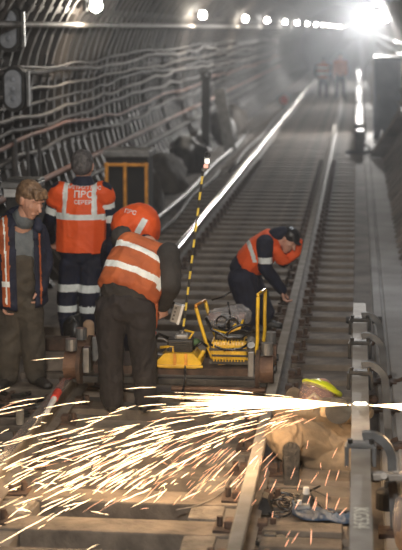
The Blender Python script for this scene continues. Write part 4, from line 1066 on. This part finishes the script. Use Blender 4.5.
for i, (px, py, rr, lab) in enumerate(((279, 513, .075, 'black cable coil between the right rail and the blue tarpaulin'), (287, 507, .06, 'smaller black cable coil beside the connector'))):
    mb = MB(); mb.torus(gnd(px, py) + V((0, 0, .03)), rr, .006, (.1, -.5, 1)); mb.torus(gnd(px, py) + V((.01, .01, .045)), rr * .9, .006, (-.2, -.4, 1)); obj(mb, 'cable_coil', 'hose', lab, 'cable coil')
cable([(248, 470), (262, 480), (272, 496), (280, 505), (300, 496), (320, 486)], .007, 'hose', 'black cable running from the right rail to the boot')
cable([(262, 494), (285, 493), (310, 498), (330, 512), (350, 512)], .008, 'hose', 'black cable lying along the upper edge of the blue tarpaulin', z=.03)
cable([(270, 488), (290, 488), (312, 490), (330, 498)], .006, 'cabled', 'thin dusty cable under the boot sole')
mb = MB(); g = gnd(264, 515); mb.prism([(-.05, 0), (.05, 0), (.02, .10), (-.01, .11)], g, g + V((0, .12, 0)), (1, 0, 0), (0, 0, 1)); obj(mb, 'steel_wedge', 'dsteel', 'dark steel wedge against the right rail', 'wedge')
for i, (px, py) in enumerate(((270, 538), (262, 545), (281, 541), (330, 545))):
    g = gnd(px, py); mb = MB(); mb.box(g + V((0, 0, .015)), (.07, .05, .03), rot=Matrix.Rotation(i, 3, 'Z'), bev=.008); obj(mb, 'rubble_lump', 'dsteel', 'small dark lump on the sleeper at the bottom right', 'rubble', 'dark lumps on the front right sleepers')
for i, (px, py, w_, z_) in enumerate(((325, 533, .62, .0), (322, 549, .62, .0))):
    a = gnd(px, py); mb = MB(); mb.box((-.27, a.y, .015), (.46, .17, .04), bev=.01); obj(mb, 'plank', 'wood', ['dusty grey plank right of the rail, second from the front', 'dusty grey plank right of the rail at the bottom edge'][i], 'plank')
# gear at the right edge
g = gnd(406, 556); root = thing('wrapped_sack', g, 'tan sack wrapped in shiny foil at the lower right corner', 'sack')
mb = MB(); mb.sph(g + V((.03, .05, .16)), (.10, .2, .2), 16)
for v in mb.bm.verts: v.co += (v.co - g).normalized() * .03 * noise.noise(v.co * 16)
mb.build('sack', M['tan'], root)
mb = MB(); mb.sph(g + V((-.01, .02, .2)), (.07, .12, .14), 14)
for v in mb.bm.verts: v.co += (v.co - g).normalized() * .04 * noise.noise(v.co * 26)
mb.build('foil', M['plastic'], root)
mb = MB(); g = gnd(387, 508); mb.cyl(g, g + V((0, 0, .1)), .07, n=16); mb.sph(g + V((0, 0, .1)), (.07, .07, .03)); mb.cyl(g + V((-.0, 0, .1)), g + V((0, 0, .17)), .02); obj(mb, 'steel_clamp_screw', 'dsteel', 'dark screw clamp on the ground behind the wrapped sack', 'clamp')
mb = MB(); g = gnd(366, 330); mb.cyl(at(346, 320, g.y), at(354, 320, g.y), .035); mb.cyl(at(372, 320, g.y), at(382, 320, g.y), .035); obj(mb, 'insulator_bolt', 'dsteel', 'dark bolt heads either side of the far contact rail end', 'bolt')
# pipes on the ground along the left of the track
for i, (x, y0, y1, r, m) in enumerate(((-2.75, 14.5, 30, .035, 'cabled'), (-2.95, 15, 40, .05, 'dsteel'), (-2.55, 30, 60, .035, 'cabled'))):
    mb = MB(); mb.tube([(x + .04 * math.sin(k * 1.1 + i), y0 + (y1 - y0) * k / 14, .02 + r * .5) for k in range(15)], r, 7); obj(mb, 'ground_cable', m, ['dark cable lying left of the left rail, nearest it', 'dark pipe lying at the foot of the left wall', 'dark cable lying left of the left rail, far part'][i], 'cable')

# ================================================================== SPARKS
R = random.Random(21)
S0 = V((CX - .07, yc - .01, ZT - .005))
def sparks(name, n, dirx, lab, core=False):
    bms = {0: MB(), 1: MB()}; cnt = 0
    while cnt < n:
        far = R.random()
        sp = R.uniform(3.2, 11) if dirx < 0 else R.uniform(5, 10)
        if dirx < 0:
            tgt = V((-1, R.gauss(-.28, .28), R.gauss(.02, .10)))
        else: tgt = V((1, R.gauss(-.05, .16), R.gauss(.0, .07)))
        d = tgt.normalized(); v = d * sp
        s = S0 if dirx < 0 else V((CX + .07, S0.y, S0.z))
        t = R.random() ** .42 * .46 if not core else R.random() * .07
        g = V((0, 0, -9.8)); drag = 1.1
        vv = v * (1 - drag * t); p = s + v * (t - drag * t * t / 2) + g * t * t * .5; vel = vv + g * t
        if p.z < .03:                                     # has struck the ground: bounces low
            if R.random() < .8: continue
            p.z = R.uniform(.03, .16); vel = V((vel.x * .6, vel.y * .8 - .6, R.uniform(-1.4, 1.4)))
        ex = R.uniform(.012, .045) if not core else R.uniform(.01, .03)
        q = p + vel * ex
        if q.z < .012: q.z = .012
        if dirx > 0 and q.x > .75: continue
        if q.x < -2.9: continue
        hotn = 1 - t / .42
        r = R.uniform(.0007, .0016) * (1.0 + .4 * hotn)
        mi = 0 if R.random() < (.15 + (.75 if sp > 5.2 else 0) if dirx < 0 else .8) else 1
        if mi: r *= .75
        mid = p + (q - p) * .5 + V((0, 0, .003)); bms[mi].tube([p, p + (q - p) * .3, mid, p + (q - p) * .8, q], [r * .3, r, r, r * .8, r * .2], 5)
        if R.random() < .05:                               # a spark bursting into a small fork
            for _ in range(3):
                e = q + V((R.uniform(-1, 1), R.uniform(-1, 1), R.uniform(-1, 1))) * .035; bms[mi].tube([q, (q + e) / 2, e], [r * .8, r * .5, r * .2], 4)
        cnt += 1
    a = bms[0].build(name, M['spark']); tag(a, lab + ', the white hot ones', 'sparks', kind='stuff')
    b = bms[1].build(name, M['sparko']); tag(b, lab + ', the orange ones', 'sparks', kind='stuff')
sparks('sparks', 500, -1, 'shower of sparks flying left from the cut')
sparks('sparks', 60, 1, 'shower of sparks flying right from the cut')
def falling():
    mb = MB()
    for _ in range(28):
        p = gnd(R.uniform(250, 350), R.uniform(425, 545), R.uniform(.03, .3)); d = V((R.gauss(-.25, .25), R.gauss(-.1, .2), -1)).normalized() * R.uniform(.04, .10); r = R.uniform(.0012, .0022)
        if p.z + d.z < .02: p.z = .02 - d.z
        mb.tube([p, p + d * .5, p + d], [r * .4, r, r * .4], 5)
    tag(mb.build('sparks', M['sparko']), 'scattered pinkish sparks falling round the boot and the right rail', 'sparks', kind='stuff')
falling()
def core():
    mb = MB()
    for dirx, n in ((-1, 90), (1, 50)):
        for _ in range(n):
            L = R.uniform(.15, .95) * (1 if dirx < 0 else .45); d = V((dirx, R.gauss(-.06, .07), R.gauss(.03, .032))).normalized()
            s = V((CX + .06 * dirx, S0.y, S0.z)) + d * R.uniform(0, .35 if dirx < 0 else .1); q = s + d * L + V((0, 0, -.05 * L * L)); r = R.uniform(.0012, .0026)
            mb.tube([s, (s + q) / 2 + V((0, 0, .006 * L)), q], [r * 1.2, r, r * .2], 5)
    tag(mb.build('spark_jet', M['spark']), 'dense white jet of sparks right at the cut', 'sparks', kind='stuff')
core()
# the light the jet of sparks gives off
for (x, z, e, s) in ((-.22, .54, 9, .06), (-.75, .48, 21, .10), (-1.35, .40, 26, .14), (-1.9, .36, 14, .14), (.35, .52, 5, .05)):
    lamp_obj('POINT', 'spark_light', (x, S0.y - .55, z + .05), e, (1, .66, .36), s)
